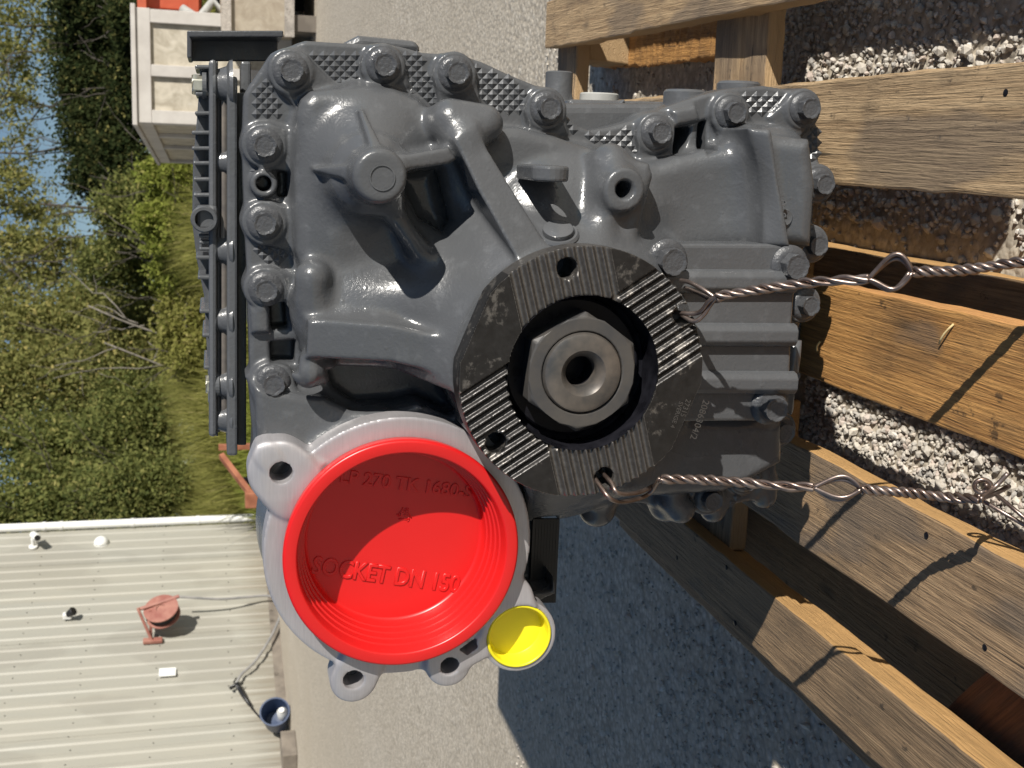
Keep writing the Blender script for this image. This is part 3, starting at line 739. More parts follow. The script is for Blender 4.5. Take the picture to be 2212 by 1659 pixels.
# ================================================================== PALLETS
def side_tint(m, c_side):
    """sawn sides and ends keep the fresh colour, the upper face is weathered"""
    t = m.node_tree; b = t.nodes['Principled BSDF']; src = b.inputs['Base Color'].links[0].from_socket
    tc = nd(t, 'ShaderNodeTexCoord'); sp = nd(t, 'ShaderNodeSeparateXYZ'); t.links.new(tc.outputs['Normal'], sp.inputs[0])
    k = ramp(t, math_(t, 'ABSOLUTE', sp.outputs[2]), [(.45, 0), (.62, 1)])
    n = noise(t, coords(t, scale=(25, 6, 70)), 1, 4)
    sc = mix(t, n, tuple(q*.7 for q in c_side), tuple(min(1, q*1.15) for q in c_side))
    t.links.new(mix(t, k, sc, src), b.inputs['Base Color'])
for m_, c_ in ((WOOD_TAN, (.40, .27, .14)), (WOOD_ORANGE, (.52, .26, .09)), (WOOD_GREY, (.46, .27, .105))): side_tint(m_, c_)
rsb = np.random.RandomState(21)
def board(name, p, q, w, t_, m_, parent, jit=.0018, seg=60, bev=.0022):
    """plank from p to q (centres of its ends), grain along its length"""
    p, q = Vector(p), Vector(q); d = q-p; L = d.length; ang = math.atan2(d.y, d.x)-math.pi/2
    tilt = math.asin(d.z/L)
    mb = MB(); vs = []; fs = []
    jx = np.cumsum(rsb.normal(size=(seg+1, 4)), 0); jx -= np.linspace(0, 1, seg+1)[:, None]*jx[-1]; jx = jx/max(1e-6, np.abs(jx).max())*jit*1.6
    for i in range(seg+1):
        y = -L/2+L*i/seg
        for k, (sx, sz) in enumerate(((-1, -1), (1, -1), (1, 1), (-1, 1))):
            vs.append((sx*w/2+jx[i, k]*sx+rsb.normal()*jit*.25, y, sz*t_/2+jx[i, (k+1) % 4]*.5+rsb.normal()*jit*.15))
    for i in range(seg):
        for k in range(4):
            k2 = (k+1) % 4; fs.append((i*4+k, i*4+k2, i*4+4+k2, i*4+4+k))
    fs.append((0, 1, 2, 3)); fs.append(tuple(seg*4+k for k in range(4))[::-1])
    mb.add(vs, fs); o = mb.build(name, m_, None, bevel=bev, seg=2)
    o.parent = parent; o.location = (p+q)/2-parent.location; o.rotation_euler = (tilt, 0, ang); return o
def nail(pos, parent):
    mb = MB(); mb.lathe([(-.002, .0028), (.0010, .0026), (.0014, .001)], pos, (0, 0, 1), 10); return mb.build("nail", BLACKM, parent, angle=30)

pal = empty("pallet", (0, 1.1, 0), "worn timber pallet of spaced planks lying on gravel under the grey gearbox", "pallet")
ZT = .130
board("deck_board", (.0255, .30, ZT-.011), (.0255, 1.84, ZT-.011), .088, .022, WOOD_TAN, pal)
board("deck_board", (-.147, .30, ZT-.011), (-.147, 1.84, ZT-.011), .086, .022, WOOD_ORANGE, pal)
board("deck_board", (-.303, .28, ZT-.011), (-.303, 1.84, ZT-.011), .090, .022, WOOD_GREY, pal)
board("deck_board", (-.4485, .28, ZT-.011), (-.4485, 1.45, ZT-.011), .066, .022, WOOD_GREY, pal)
board("deck_board", (.172, .70, ZT-.011), (.196, 1.84, ZT-.011), .072, .024, WOOD_TAN, pal)
board("deck_board", (.379, .60, ZT-.011), (.392, 1.84, ZT-.011), .085, .022, WOOD_TAN, pal)
board("deck_board", (.52, .60, ZT-.011), (.53, 1.84, ZT-.011), .085, .022, WOOD_TAN, pal)
board("side_board", (-.468, .28, ZT-.0345), (-.468, 1.44, ZT-.0345), .088, .022, WOOD_GREY, pal)
board("stringer_board", (-.424, 1.155, ZT-.0325), (.60, 1.17, ZT-.0325), .125, .020, WOOD_TAN, pal)
board("stringer_board", (-.424, 1.78, ZT-.0325), (.60, 1.795, ZT-.0325), .10, .020, WOOD_TAN, pal)
board("stringer_board", (-.424, .335, ZT-.0325), (.60, .335, ZT-.0325), .10, .020, WOOD_TAN, pal)
board("bottom_board", (-.139, .32, .012), (-.139, 1.80, .012), .102, .020, WOOD_GREY, pal)
board("bottom_board", (-.456, .72, .012), (-.456, 1.45, .012), .092, .020, WOOD_GREY, pal)
board("bottom_board", (.150, 1.40, .012), (.165, 1.93, .012), .045, .020, WOOD_ORANGE, pal, jit=.005)
board("bottom_board", (.40, .70, .012), (.40, 1.84, .012), .10, .020, WOOD_TAN, pal)
for (x, y) in ((-.303, 1.16), (-.147, 1.16), (-.147, 1.785), (.18, 1.785), (.40, 1.17), (-.455, 1.30)):
    board("block", (x, y-.045, .0548), (x, y+.045, .0548), .085, .0645, WOOD_TAN if x > 0 else WOOD_ORANGE, pal, seg=4)
board("corner_plate", (-.63, .795, .062), (-.317, .543, .062), .17, .018, WOOD_BROWN, pal, seg=10)
for (x, y) in ((-.475, 1.02), (-.425, 1.05), (-.462, 1.18), (-.33, .64), (-.275, .72), (.05, .69)): nail((x, y, ZT-.0004), pal)
# straw bits and chips of wood on the planks
STRAW = plain_metal("dry_straw", (.55, .40, .18), (.70, .55, .28), .8, 0, 60)
def bit(a, b, r, label):
    mb = MB(); pts = [a+(b-a)*t_+np.array([0, 0, .002*math.sin(t_*3)]) for t_ in np.linspace(0, 1, 5)]; mb.tube(pts, r, 5)
    tag(mb.build("straw", STRAW, smooth=True), label, "straw", "bits of straw")
bit(G(2060, 700, ZT+.001), G(2030, 742, ZT+.002), .0009, "dry straw lying along the orange plank near the wire's shadow")
bit(G(1772, 738, ZT+.001), G(1766, 758, ZT+.003), .0010, "tiny pale straw splinter on the orange plank below the cover plate")

# ================================================================== GEARBOX
gb = empty("gearbox", (-.1, 1.0, ZT), "grey painted gearbox with toothed coupling flange standing on a timber pallet", "gearbox")
YR = .850
def PL(pts, Y): return [W(x, y, Y) for (x, y) in pts]
CF = W(1262, 808, .751)          # centre of the coupling flange
CC = W(872, 1199, .797)          # centre of the red socket cap
h = .0015
F = Field((-.475, .735, .135), (.105, .895, .665), h)
# --- bolting rim
rim = [(527, 204), (538, 184), (587, 114), (622, 102), (642, 92), (662, 86), (760, 92), (868, 99), (917, 112), (996, 117), (1046, 132), (1108, 161), (1170, 186), (1202, 201), (1220, 241), (1257, 273), (1282, 282), (1319, 276), (1386, 258), (1455, 228), (1520, 206), (1579, 191), (1659, 184), (1720, 194), (1755, 211), (1765, 239), (1778, 283), (1779, 345), (1770, 420), (1760, 560), (1740, 690), (1715, 800), (1700, 930), (1685, 1010), (1640, 1085), (1560, 1104), (1440, 1095), (1250, 1090), (1150, 1085), (1080, 1040), (900, 960), (700, 960), (556, 960), (548, 900), (540, 800), (536, 620), (530, 500), (526, 400), (524, 300)]
F.prism(PL(rim, YR), .8565, .885, k=0, r=.003)
# --- body
body = [(640, 250), (650, 215), (672, 196), (720, 190), (850, 196), (905, 217), (950, 264), (1000, 252), (1062, 272), (1120, 274), (1200, 294), (1270, 320), (1330, 346), (1420, 354), (1500, 334), (1590, 303), (1612, 272), (1690, 272), (1728, 292), (1742, 330), (1745, 400), (1742, 520), (1722, 560), (1712, 700), (1705, 880), (1620, 930), (1600, 1030), (1560, 1062), (1250, 1080), (1140, 1060), (1000, 900), (900, 850), (760, 815), (700, 812), (660, 780), (646, 700), (640, 640), (655, 600), (640, 545)]
F.prism(PL(body, YR-.012), .832, .880, k=.004, r=.011)
# dome round the upper boss, big arched casing, lower casing
F.ell(W(790, 318, .866), (.048, .050, .058), k=.005)
F.ell(W(725, 430, .864), (.070, .036, .034), k=.010)
F.ell(W(1200, 448, .868), (.052, .060, .072), k=.005)
F.ell(W(1330, 450, .868), (.036, .046, .050), k=.008)
F.prism(PL([(1420, 360), (1500, 345), (1600, 320), (1640, 290), (1722, 300), (1735, 400), (1730, 530), (1430, 530)], .83), [W(1420, 440, .845), W(1730, 300, .806), W(1730, 520, .812), W(1600, 520, .822)], .87, k=.014, r=.012)
F.prism(PL([(1612, 276), (1655, 280), (1690, 530), (1640, 530), (1622, 400)], .81), [W(1630, 290, .803), W(1650, 290, .803), W(1690, 520, .797), W(1650, 520, .803)], .86, k=.010, r=.004)
F.ell(W(1540, 430, .806), (.046, .020, .040), k=.018, sub=True)
# hub towards the coupling flange
hub = (CF[0], 0, CF[2])
F.cone(hub, .088, .140, .778, .845, k=.011, r=.006)
F.cone(hub, .0885, .0885, .7738, .80, k=.004, r=.002)
# rib with flat top from the casing to the hub
F.prism(PL([(985, 300), (1030, 278), (1055, 320), (1168, 525), (1150, 575), (1105, 560), (1030, 410)], .795), [W(1000, 290, .802), W(1040, 290, .804), W(1160, 550, .777), W(1110, 560, .775)], .86, k=.005, r=.0015)
F.caps(W(975, 262, .825), W(1045, 268, .822), .016, .014, k=.012)
F.caps(W(1000, 300, .815), W(960, 262, .835), .012, .010, k=.010)
# strut with flat face below
F.prism(PL([(668, 696), (700, 692), (845, 699), (960, 724), (1010, 740), (1010, 820), (958, 806), (893, 791), (844, 781), (664, 777)], .80), [W(670, 700, .806), W(670, 775, .806), W(980, 740, .788), W(980, 800, .790)], .86, k=.008, r=.003)
F.caps(W(690, 665, .842), W(930, 640, .830), .018, .02, k=.02)
F.caps(W(676, 600, .826), W(676, 640, .828), .013, .013, k=.008)
F.caps(W(668, 800, .822), W(700, 800, .826), .013, .010, k=.008)
F.prism(PL([(700, 788), (850, 792), (950, 815), (985, 890), (960, 905), (905, 872), (850, 902), (770, 888), (725, 850)], .84), .78, .868, k=.006, r=.006, sub=True)
# boss with rounded end and its four fins
cb_ = W(822, 381, .757)
F.cone(cb_, .0178, .0225, .757, .84, k=.006, r=.004)
F.cone(cb_, .026, .040, .800, .85, k=.014, r=.006)
F.prism(PL([(784, 238), (796, 236), (822, 335), (794, 338)], .79), [W(790, 238, .812), W(797, 330, .764), W(815, 330, .764)], .86, k=.003, r=.002)
F.prism(PL([(680, 363), (683, 371), (772, 392), (772, 354)], .80), [W(682, 367, .814), W(772, 354, .772), W(772, 392, .772)], .86, k=.003, r=.002)
F.prism(PL([(862, 336), (968, 318), (985, 345), (968, 356), (866, 368)], .80), [W(865, 350, .788), W(968, 320, .796), W(975, 352, .796)], .86, k=.006, r=.003)
F.caps(W(842, 445, .814), W(935, 585, .830), .008, .008, k=.010, squash=.8)
F.prism(PL([(868, 378), (955, 368), (968, 420), (982, 480), (966, 505), (915, 475)], .82), .80, .848, k=.014, r=.010, sub=True)
# threaded boss on a saddle web
ct = W(1350, 410, .786)
F.cone(ct, .0155, .0165, .786, .85, k=.006, r=.0025)
F.prism(PL([(1300, 345), (1375, 345), (1408, 352), (1415, 380), (1400, 430), (1380, 500), (1330, 545), (1290, 540), (1300, 480), (1318, 420)], .80), [W(1300, 360, .806), W(1410, 360, .800), W(1330, 540, .797)], .85, k=.010, r=.008)
F.caps(W(1318, 345, .818), W(1288, 520, .800), .012, .010, k=.012, squash=.8)
F.cone(ct, .0062, .0062, .70, .82, k=0, r=0, sub=True)
F.cone(ct, .0085, .0062, .784, .789, k=0, r=0, sub=True)
# lower right corner below the cover plate, and underside
F.prism(PL([(1430, 905), (1690, 905), (1690, 1000), (1600, 1050), (1440, 1062), (1200, 1070), (1150, 1040), (1180, 1000)], .83), .826, .88, k=.010, r=.010)
for (x, y, r_) in ((1290, 1062, .017), (1440, 1052, .017), (1540, 1065, .012), (1650, 1035, .012)):
    F.caps(W(x, y, .866), W(x, y+36, .866), r_, r_*.92, k=.010)
F.caps(W(1448, 1080, .850), W(1470, 1100, .850), .011, .012, k=.006)
# bolt pads on the rim
PADS = [(628, 154), (828, 142), (983, 159), (1180, 235), (1418, 287), (1578, 244), (1737, 235), (1768, 397), (1754, 528), (1737, 657), (1684, 929), (1609, 1031), (1530, 1075), (590, 825), (574, 624), (571, 481), (571, 314)]
for (x, y) in PADS:
    c = W(x, y, YR); F.cone(c, .0158, .0170, YR, .884, k=.003, r=.002)
for (a, b) in (((628, 154), (690, 215)), ((828, 142), (845, 200)), ((983, 159), (1000, 245)), ((1180, 235), (1190, 300)), ((1418, 287), (1425, 350)), ((1578, 244), (1600, 300)), ((1737, 235), (1690, 285)), ((571, 314), (640, 330)), ((571, 481), (640, 500)), ((574, 624), (650, 640)), ((590, 825), (560, 850))):
    pa, pb = W(*a, YR), W(*b, YR); d_ = (pb-pa)/np.linalg.norm(pb-pa); n_ = np.array([d_[2], 0, -d_[0]])*.0155
    F.prism([pa+n_, pb+n_, pb-n_, pa-n_], [tuple(pa), tuple(pa+n_), tuple(pb+np.array([0, .004, 0]))], .884, k=.003, r=.002)
# pockets and openings
for P in ([(577, 655), (618, 655), (622, 712), (585, 716)], [(584, 742), (640, 738), (638, 788), (586, 786)]):
    F.prism(PL(P, YR), .80, .878, k=.003, r=.003, sub=True)
F.prism(PL([(1459, 277), (1500, 272), (1493, 305), (1478, 330), (1457, 336)], YR), .80, .884, k=.002, r=.002, sub=True)
F.prism(PL([(1516, 264), (1535, 258), (1531, 325), (1511, 334)], YR), .80, .884, k=.002, r=.002, sub=True)
F.prism(PL([(600, 370), (622, 372), (622, 425), (604, 428), (592, 412)], YR), .80, .874, k=.003, r=.003, sub=True)
c = W(570, 397, YR); F.cone(c, .0095, .012, YR-.002, .88, k=.003, r=.002); F.cone(c, .0056, .0056, .80, .88, k=0, r=0, sub=True)
# flat lugs between pads on the upper edge
F.prism(PL([(540, 665), (582, 662), (584, 720), (544, 722)], YR), .850, .884, k=.003, r=.004)
F.prism(PL([(1452, 238), (1505, 226), (1515, 262), (1458, 274)], YR), .850, .884, k=.003, r=.004)
# arm that carries the socket and its ridge
F.prism(PL([(550, 838), (600, 850), (700, 862), (760, 890), (850, 900), (900, 880), (950, 905), (1000, 960), (1010, 1010), (930, 985), (800, 985), (690, 1020), (640, 1040), (575, 1000), (556, 962)], .835), [W(560, 850, .840), W(900, 900, .832), W(980, 980, .833), W(570, 980, .838)], .90, k=.010, r=.005)
arc = [(648, 1006), (668, 982), (700, 958), (740, 936), (790, 917), (840, 905), (890, 902)]
for a, b in zip(arc[:-1], arc[1:]): F.caps(W(*a, .829), W(*b, .829), .0042, .0042, k=.005)
# socket drum behind the machined ring
F.cone((CC[0], 0, CC[2]), .100, .104, .832, .892, k=.008, r=.003)
F.cone((W(612, 1018, .82)[0], 0, W(612, 1018, .82)[2]), .020, .022, .832, .89, k=.008, r=.003)
F.prism(PL([(1108, 1100), (1200, 1085), (1206, 1290), (1180, 1300), (1060, 1400), (1000, 1330)], .85), .856, .892, k=.006, r=.003)
F.prism(PL([(1150, 1112), (1196, 1108), (1204, 1180), (1198, 1285), (1120, 1290)], .85), .80, .888, k=.004, r=.003, sub=True)
F.cone((CC[0], 0, CC[2]), .1040, .1040, .74, .8335, k=.004, r=0, sub=True)
F.cone((CC[0], 0, CC[2]), .0800, .0800, .77, .889, k=0, r=0, sub=True)
c = W(1121, 1374, .84); F.cone(c, .0262, .0262, .77, .889, k=0, r=0, sub=True)
F.cone(hub, .0575, .0575, .74, .84, k=0, r=0, sub=True)
for q_ in ((1227, 580), (1477, 680), (1073, 958), (1308, 1033)):
    F.cone(W(*q_, .751), .0088, .0088, .74, .81, k=0, r=0, sub=True)
housing = F.mesh("housing", PAINT, gb); del F

# cylinder helper with axis towards the viewer
def ylathe(prof, c, name, m_, parent, n=48, smooth=True, angle=35, cap0=True, cap1=True, ph=0.0):
    mb = MB(); mb.lathe(prof, c, (0, -1, 0), n, cap0, cap1, ph); return mb.build(name, m_, parent, angle=angle)
def hexhead(c, r, hgt, ph, dirv=(0, -1, 0), name="bolt", m_=None, parent=None, dish=.25):
    a = r*.866
    mb = MB(); n = 6; axis = Vector(dirv).normalized(); o = Vector(c); u = axis.orthogonal().normalized(); v = axis.cross(u)
    def ring(d, rr, k): return [tuple(o+axis*d+(u*math.cos(2*math.pi*i/k+ph)+v*math.sin(2*math.pi*i/k+ph))*rr) for i in range(k)]
    b0 = ring(0, r, 6); b1 = ring(hgt*.82, r, 6); top = ring(hgt, r*.89, 24)
    vs = b0+b1+top; fs = []
    for i in range(6): fs.append((i, (i+1) % 6, 6+(i+1) % 6, 6+i))
    for i in range(6):
        s0 = 12+i*4; fs.append((6+i, 6+(i+1) % 6, 12+(i*4+4) % 24, s0+3, s0+2, s0+1, s0))
    dd = ring(hgt-.0006, r*.66, 24); vs += dd
    for i in range(24): fs.append((12+i, 12+(i+1) % 24, 36+(i+1) % 24, 36+i))
    fs.append(tuple(range(36, 60)))
    mb.add(vs, fs); return mb.build(name, m_ or PAINT_ROUGH, parent, bevel=.0005, seg=2)
TXT = {}
def text_mesh(s, size, extrude, bev=0.0):
    cu = bpy.data.curves.new("t", 'FONT'); cu.body = s; cu.size = size; cu.extrude = extrude; cu.bevel_depth = bev; cu.bevel_resolution = 1; cu.resolution_u = 3
    o = bpy.data.objects.new("t", cu); col.objects.link(o); dg = bpy.context.evaluated_depsgraph_get(); dg.update()
    me = bpy.data.meshes.new_from_object(o.evaluated_get(dg)); bpy.data.objects.remove(o, do_unlink=True); return me
def place_text(s, size, ext, pos, right, up, m_, parent, name, bev=0.0, centre=True, narrow=1.0, width=None):
    me = text_mesh(s, size, ext, bev); xs = [v.co.x for v in me.vertices]
    if width: narrow = width/(max(xs)-min(xs))
    ox = (min(xs)+max(xs))/2 if centre else min(xs)
    r_, u_ = Vector(right).normalized(), Vector(up); u_ = (u_-r_*u_.dot(r_)).normalized(); n_ = r_.cross(u_)
    M = Matrix((r_, u_, n_)).transposed()
    for v in me.vertices: v.co = M @ Vector(((v.co.x-ox)*narrow, v.co.y, v.co.z))+Vector(pos)
    me.update(); return link(name, me, m_, parent)
rsx = random.Random(4)
MARKS = ["10.9", "8.8 O", "SHO 8.8", "O 10.9", "8.8"]
def bolt(x, y, Y, s=1.0, mark=None, washer=True):
    c = W(x, y, Y); ph = rsx.uniform(0, 1.05)
    b = hexhead(Vector(c)+Vector((0, -.0028*s, 0)), .0084*s, .0098*s, ph, parent=gb)
    if washer:
        ylathe([(-.002, .0128*s), (.0010*s, .0128*s), (.0022*s, .0118*s), (.0034*s, .0102*s), (.0036*s, .0085*s)], c, "washer", PAINT_ROUGH, b, 32)
    if mark:
        cc = Vector(c)+Vector((0, -.0119*s, 0)); a = rsx.uniform(-.6, .6)
        right = Vector((math.sin(a)*.9, 0, -math.cos(a))); up = Vector((math.cos(a), 0, math.sin(a)))
        place_text(mark,   .0038*s, .0002, cc-up*.0015, right, up, PAINT_ROUGH, b, "bolt_marking")
    return b
for i, (x, y) in enumerate(PADS): bolt(x, y, YR, 1.0, MARKS[i % 5] if i not in (8, 11) else None)

# --- knurled fields between the bolts
def knurl(poly, Y=.8564, s=11.5, hgt=.0019):
    P = poly; xs = [q[0] for q in P]; ys = [q[1] for q in P]; mb = MB()
    def inside(x, y):
        r_ = False; n = len(P)
        for i in range(n):
            j = (i-1) % n
            if (P[i][1] > y) != (P[j][1] > y) and x < (P[j][0]-P[i][0])*(y-P[i][1])/(P[j][1]-P[i][1])+P[i][0]: r_ = not r_
        return r_
    i = 0; y = min(ys)
    while y < max(ys):
        x = min(xs)+(s if i % 2 else 0)
        while x < max(xs):
            if inside(x, y):
                c = W(x, y, Y-hgt); q = [W(x+a*s*.97, y+b*s*.97, Y) for a, b in ((1, 0), (0, 1), (-1, 0), (0, -1))]
                tq = [np.array(c)+(np.array(k)-np.array(W(x, y, Y)))*.10 for k in q]
                mb.add([*q, *tq], [(0, 1, 5, 4), (1, 2, 6, 5), (2, 3, 7, 6), (3, 0, 4, 7), (4, 5, 6, 7)])
            x += 2*s
        y += s; i += 1
    o = mb.build("knurled_field", PAINT_GLOSS, gb, fixn=True); return o
for P in ([(668, 108), (775, 112), (768, 175), (715, 190), (665, 150)], [(542, 258), (552, 200), (578, 166), (596, 205), (612, 258)],
          [(866, 108), (910, 118), (930, 160), (950, 215), (940, 240), (905, 212), (870, 195)], [(1020, 135), (1060, 150), (1130, 185), (1145, 205), (1128, 246), (1068, 246), (1018, 205)],
          [(1218, 258), (1250, 283), (1290, 292), (1370, 275), (1385, 262), (1378, 300), (1395, 330), (1330, 325), (1260, 298), (1215, 270)],
          [(1600, 205), (1660, 196), (1700, 200), (1672, 248), (1612, 246), (1606, 225)], [(1757, 262), (1770, 290), (1770, 340), (1752, 350), (1742, 300)],
          [(550, 528), (630, 528), (650, 545), (640, 562), (575, 564), (545, 550)], [(622, 800), (640, 795), (700, 825), (715, 860), (690, 880), (640, 880), (630, 850)],
          [(1640, 955), (1690, 965), (1672, 1010), (1635, 1005)], [(1545, 1050), (1600, 1055), (1590, 1090), (1560, 1095)], [(545, 335), (560, 345), (548, 440), (538, 440)]):
    knurl(P)

# --- ribbed cover plate below the flange
YC = .800
cp = MB(); outl = [(1395, 545), (1420, 527), (1690, 527), (1715, 548), (1722, 575), (1712, 700), (1706, 850), (1700, 905), (1672, 910), (1390, 912), (1300, 780)]
cp.prism(PL(outl, YC), (0, .03, 0)); cov = cp.build("cover_plate", PAINT, gb, bevel=.003, seg=3)
for y0 in (607, 722, 825):
    a, b = W(1430, y0, YC), W(1714, y0+1, YC)
    mb = MB(); ra = [(0, -.0095), (.0055, -.008), (.0085, -.004), (.0085, .004), (.0055, .008), (0, .0095)]
    mb.prism([Vector(a)+Vector((u, -d, 0)) for d, u in ra], Vector(b)-Vector(a)); mb.build("stiffening_rib", PAINT, cov, bevel=.001)
mb = MB(); a = W(1706, 700, YC); mb.tube([W(1716, 735, .82), W(1714, 770, .82), W(1708, 812, .82)], .006, 10); mb.build("edge_bead", PAINT, cov, smooth=True)
for (x, y, s) in ((1440, 562, 1.25), (1704, 572, 1.2), (1660, 876, 1.2)):
    bolt(x, y, YC, s, "SHO 8.8")
for (x, y) in ((1700, 772), (1707, 810)): hexhead(W(x, y, .822), .006, .006, .3, name="screw", parent=cov)
# small threaded lug under the plate
ylathe([(-.02, .011), (.002, .011), (.003, .010), (.003, .0045), (-.012, .0045)], W(1636, 925, .832), "drain_lug", PAINT, gb, 28, cap1=True)

# --- tab with eye, oil plug, raised letters
mb = MB(); t0 = W(1162, 372, .812)
prof = []
for k in range(13): w = math.pi*k/12; prof.append((.0135*math.cos(w), -.030-.0135*math.sin(w)))
outer = [(.0135, .012)]+prof+[(-.0135, .012)]
vs = []; nO = len(outer)
for sx in (-.0055, .0055):
    for (zz, yy) in outer: vs.append((t0[0]+sx, t0[1]+yy, t0[2]+zz))
hole = [(.0055*math.cos(2*math.pi*k/16), -.026+.0095*math.sin(2*math.pi*k/16)) for k in range(16)]
bmq = bmesh.new()
def tab_mesh():
    b_ = bmesh.new(); o_ = [b_.verts.new((t0[0]-.0055, t0[1]+yy, t0[2]+zz)) for zz, yy in outer]; h_ = [b_.verts.new((t0[0]-.0055, t0[1]+yy, t0[2]+zz)) for zz, yy in hole]
    e_ = [b_.edges.new((o_[i], o_[(i+1) % len(o_)])) for i in range(len(o_))]+[b_.edges.new((h_[i], h_[(i+1) % 16])) for i in range(16)]
    bmesh.ops.triangle_fill(b_, use_beauty=True, use_dissolve=False, edges=e_)
    ex = bmesh.ops.extrude_face_region(b_, geom=list(b_.faces)); bmesh.ops.translate(b_, vec=(.011, 0, 0), verts=[v for v in ex['geom'] if isinstance(v, bmesh.types.BMVert)])
    bmesh.ops.recalc_face_normals(b_, faces=b_.faces); me = bpy.data.meshes.new("lifting_tab"); b_.to_mesh(me); b_.free(); return me
bmq.free(); to = link("lifting_tab", tab_mesh(), PAINT, gb); bv = to.modifiers.new('bevel', 'BEVEL'); bv.width = .0022; bv.segments = 3; bv.limit_method = 'ANGLE'; bv.angle_limit = R(40)
pc_ = W(1205, 505, .790); dirp = Vector((.86, -.48, .14))
mb = MB(); mb.lathe([(-.012, .0155), (0, .0155), (.002, .014), (.002, .0125), (.0006, .012), (.0006, .0113), (.0045, .011), (.005, .0102), (.005, .0)], pc_, dirp, 32, True, False); mb.build("oil_plug", PAINT, gb, angle=35)
RT, UP = Vector((0, 0, -1)), Vector((1, 0, 0))
place_text("1340", .0095, .0009, W(1697, 455, .8055), (1, 0, .05), (0, 0, 1), PAINT, gb, "casting_number")
ylathe([(-.004, .0065), (.0012, .0065), (.0016, .006), (.0012, .005)], W(1694, 470, .812), "casting_disc", PAINT, gb, 20)
for (x, y, Y, r_) in ((826, 384, .7566, .0085), (1121, 516, .7835, .008), (886, 602, .829, .010)):
    ylathe([(.0, r_), (.0004, r_), (.0004, r_-.0007), (0, r_-.0007)], W(x, y, Y), "ejector_mark", PAINT, gb, 28, cap0=False, cap1=False)

# ------------------------------------------------------------------ coupling flange with crossed serrations
YF = .751; RF = .090; RI = .0555
hf = .0008
K = Field((CF[0]-.094, YF-.004, CF[2]-.094), (CF[0]+.094, YF+.026, CF[2]+.094), hf)
X = K.ax[0][:, None, None]-CF[0]; Yv = K.ax[1][None, :, None]; Z = K.ax[2][None, None, :]-CF[2]
def pdir(dx, dy):
    """direction on the flange face for a direction in the picture"""
    a = W(1262, 808, YF); b = W(1262+dx*60, 808+dy*60, YF); d = b-a; d[1] = 0; return d/np.linalg.norm(d)
g1, g2 = pdir(.206, .978), pdir(.84, -.543)
nf = pdir(-.925, -.38)
rr_ = np.sqrt(X*X+Z*Z)
rad = np.maximum(rr_-RF, np.abs(X*nf[0]+Z*nf[2])-.0862)
D = np.maximum(rad, RI-rr_)
D = np.maximum(D, np.maximum((YF)-Yv, Yv-(YF+.022)))
PITCH = .00685
for gdir, half in ((g1, .0365), (g2, .0375)):
    perp = np.array([gdir[2], 0, -gdir[0]]); u = X*perp[0]+Z*perp[2]; v = X*gdir[0]+Z*gdir[2]
    ph = np.abs(((u/PITCH+.5) % 1.0)-.5)*PITCH              # distance to a groove's centre line
    slope = .62
    groove = (np.maximum(ph-.0012, 0)*slope+ (YF-Yv)*.0) 
    depth = .0030
    floor_y = YF+depth-np.maximum(ph-.0011, 0)*1.75
    gd = np.maximum(floor_y*0+(Yv-np.maximum(floor_y, YF)), np.abs(u)-half)       # cut region: in front of the groove floor
    gd = np.maximum(gd, -1.0)
    cut = np.maximum(np.maximum(Yv-np.maximum(floor_y, YF-.001), np.abs(u)-half), .028-np.abs(v))
    D = np.maximum(D, -cut)
HOLES = [(1227, 580), (1477, 680), (1073, 958), (1308, 1033)]
HR = .066
for (x, y) in HOLES:
    c = W(x, y, YF)-CF; c[1] = 0; c = c/np.linalg.norm(c)*HR if False else c
    q = np.sqrt((X-c[0])**2+(Z-c[2])**2)
    thr = .0076+.0003*np.sin((Yv-YF)*2*math.pi/.0017)
    D = np.maximum(D, thr-q)
    D = np.maximum(D, (.0090-(Yv-YF))-q)
K.D = np.ascontiguousarray(np.broadcast_to(D, K.D.shape)).astype(np.float32)
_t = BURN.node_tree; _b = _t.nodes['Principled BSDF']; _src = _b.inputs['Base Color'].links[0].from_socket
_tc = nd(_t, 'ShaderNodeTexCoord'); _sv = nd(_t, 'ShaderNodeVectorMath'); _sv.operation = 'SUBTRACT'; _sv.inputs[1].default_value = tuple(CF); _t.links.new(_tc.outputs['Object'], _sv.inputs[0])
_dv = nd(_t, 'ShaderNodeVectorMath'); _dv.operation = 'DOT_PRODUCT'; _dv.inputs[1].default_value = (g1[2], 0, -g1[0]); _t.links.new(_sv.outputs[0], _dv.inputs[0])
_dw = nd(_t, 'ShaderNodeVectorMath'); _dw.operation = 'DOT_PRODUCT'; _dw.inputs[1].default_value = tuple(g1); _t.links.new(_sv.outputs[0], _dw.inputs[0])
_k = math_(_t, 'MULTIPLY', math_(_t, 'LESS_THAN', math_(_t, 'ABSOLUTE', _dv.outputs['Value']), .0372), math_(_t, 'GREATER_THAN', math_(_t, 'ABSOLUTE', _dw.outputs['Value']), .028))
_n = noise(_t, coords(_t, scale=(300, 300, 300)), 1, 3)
_t.links.new(mix(_t, _k, _src, mix(_t, _n, (.07, .065, .061), (.22, .205, .19))), _b.inputs['Base Color'])  # first ridge group lightened: barer steel, its lit slopes put into colour
flange = K.mesh("coupling_flange", BURN, gb, angle=38); del K, D
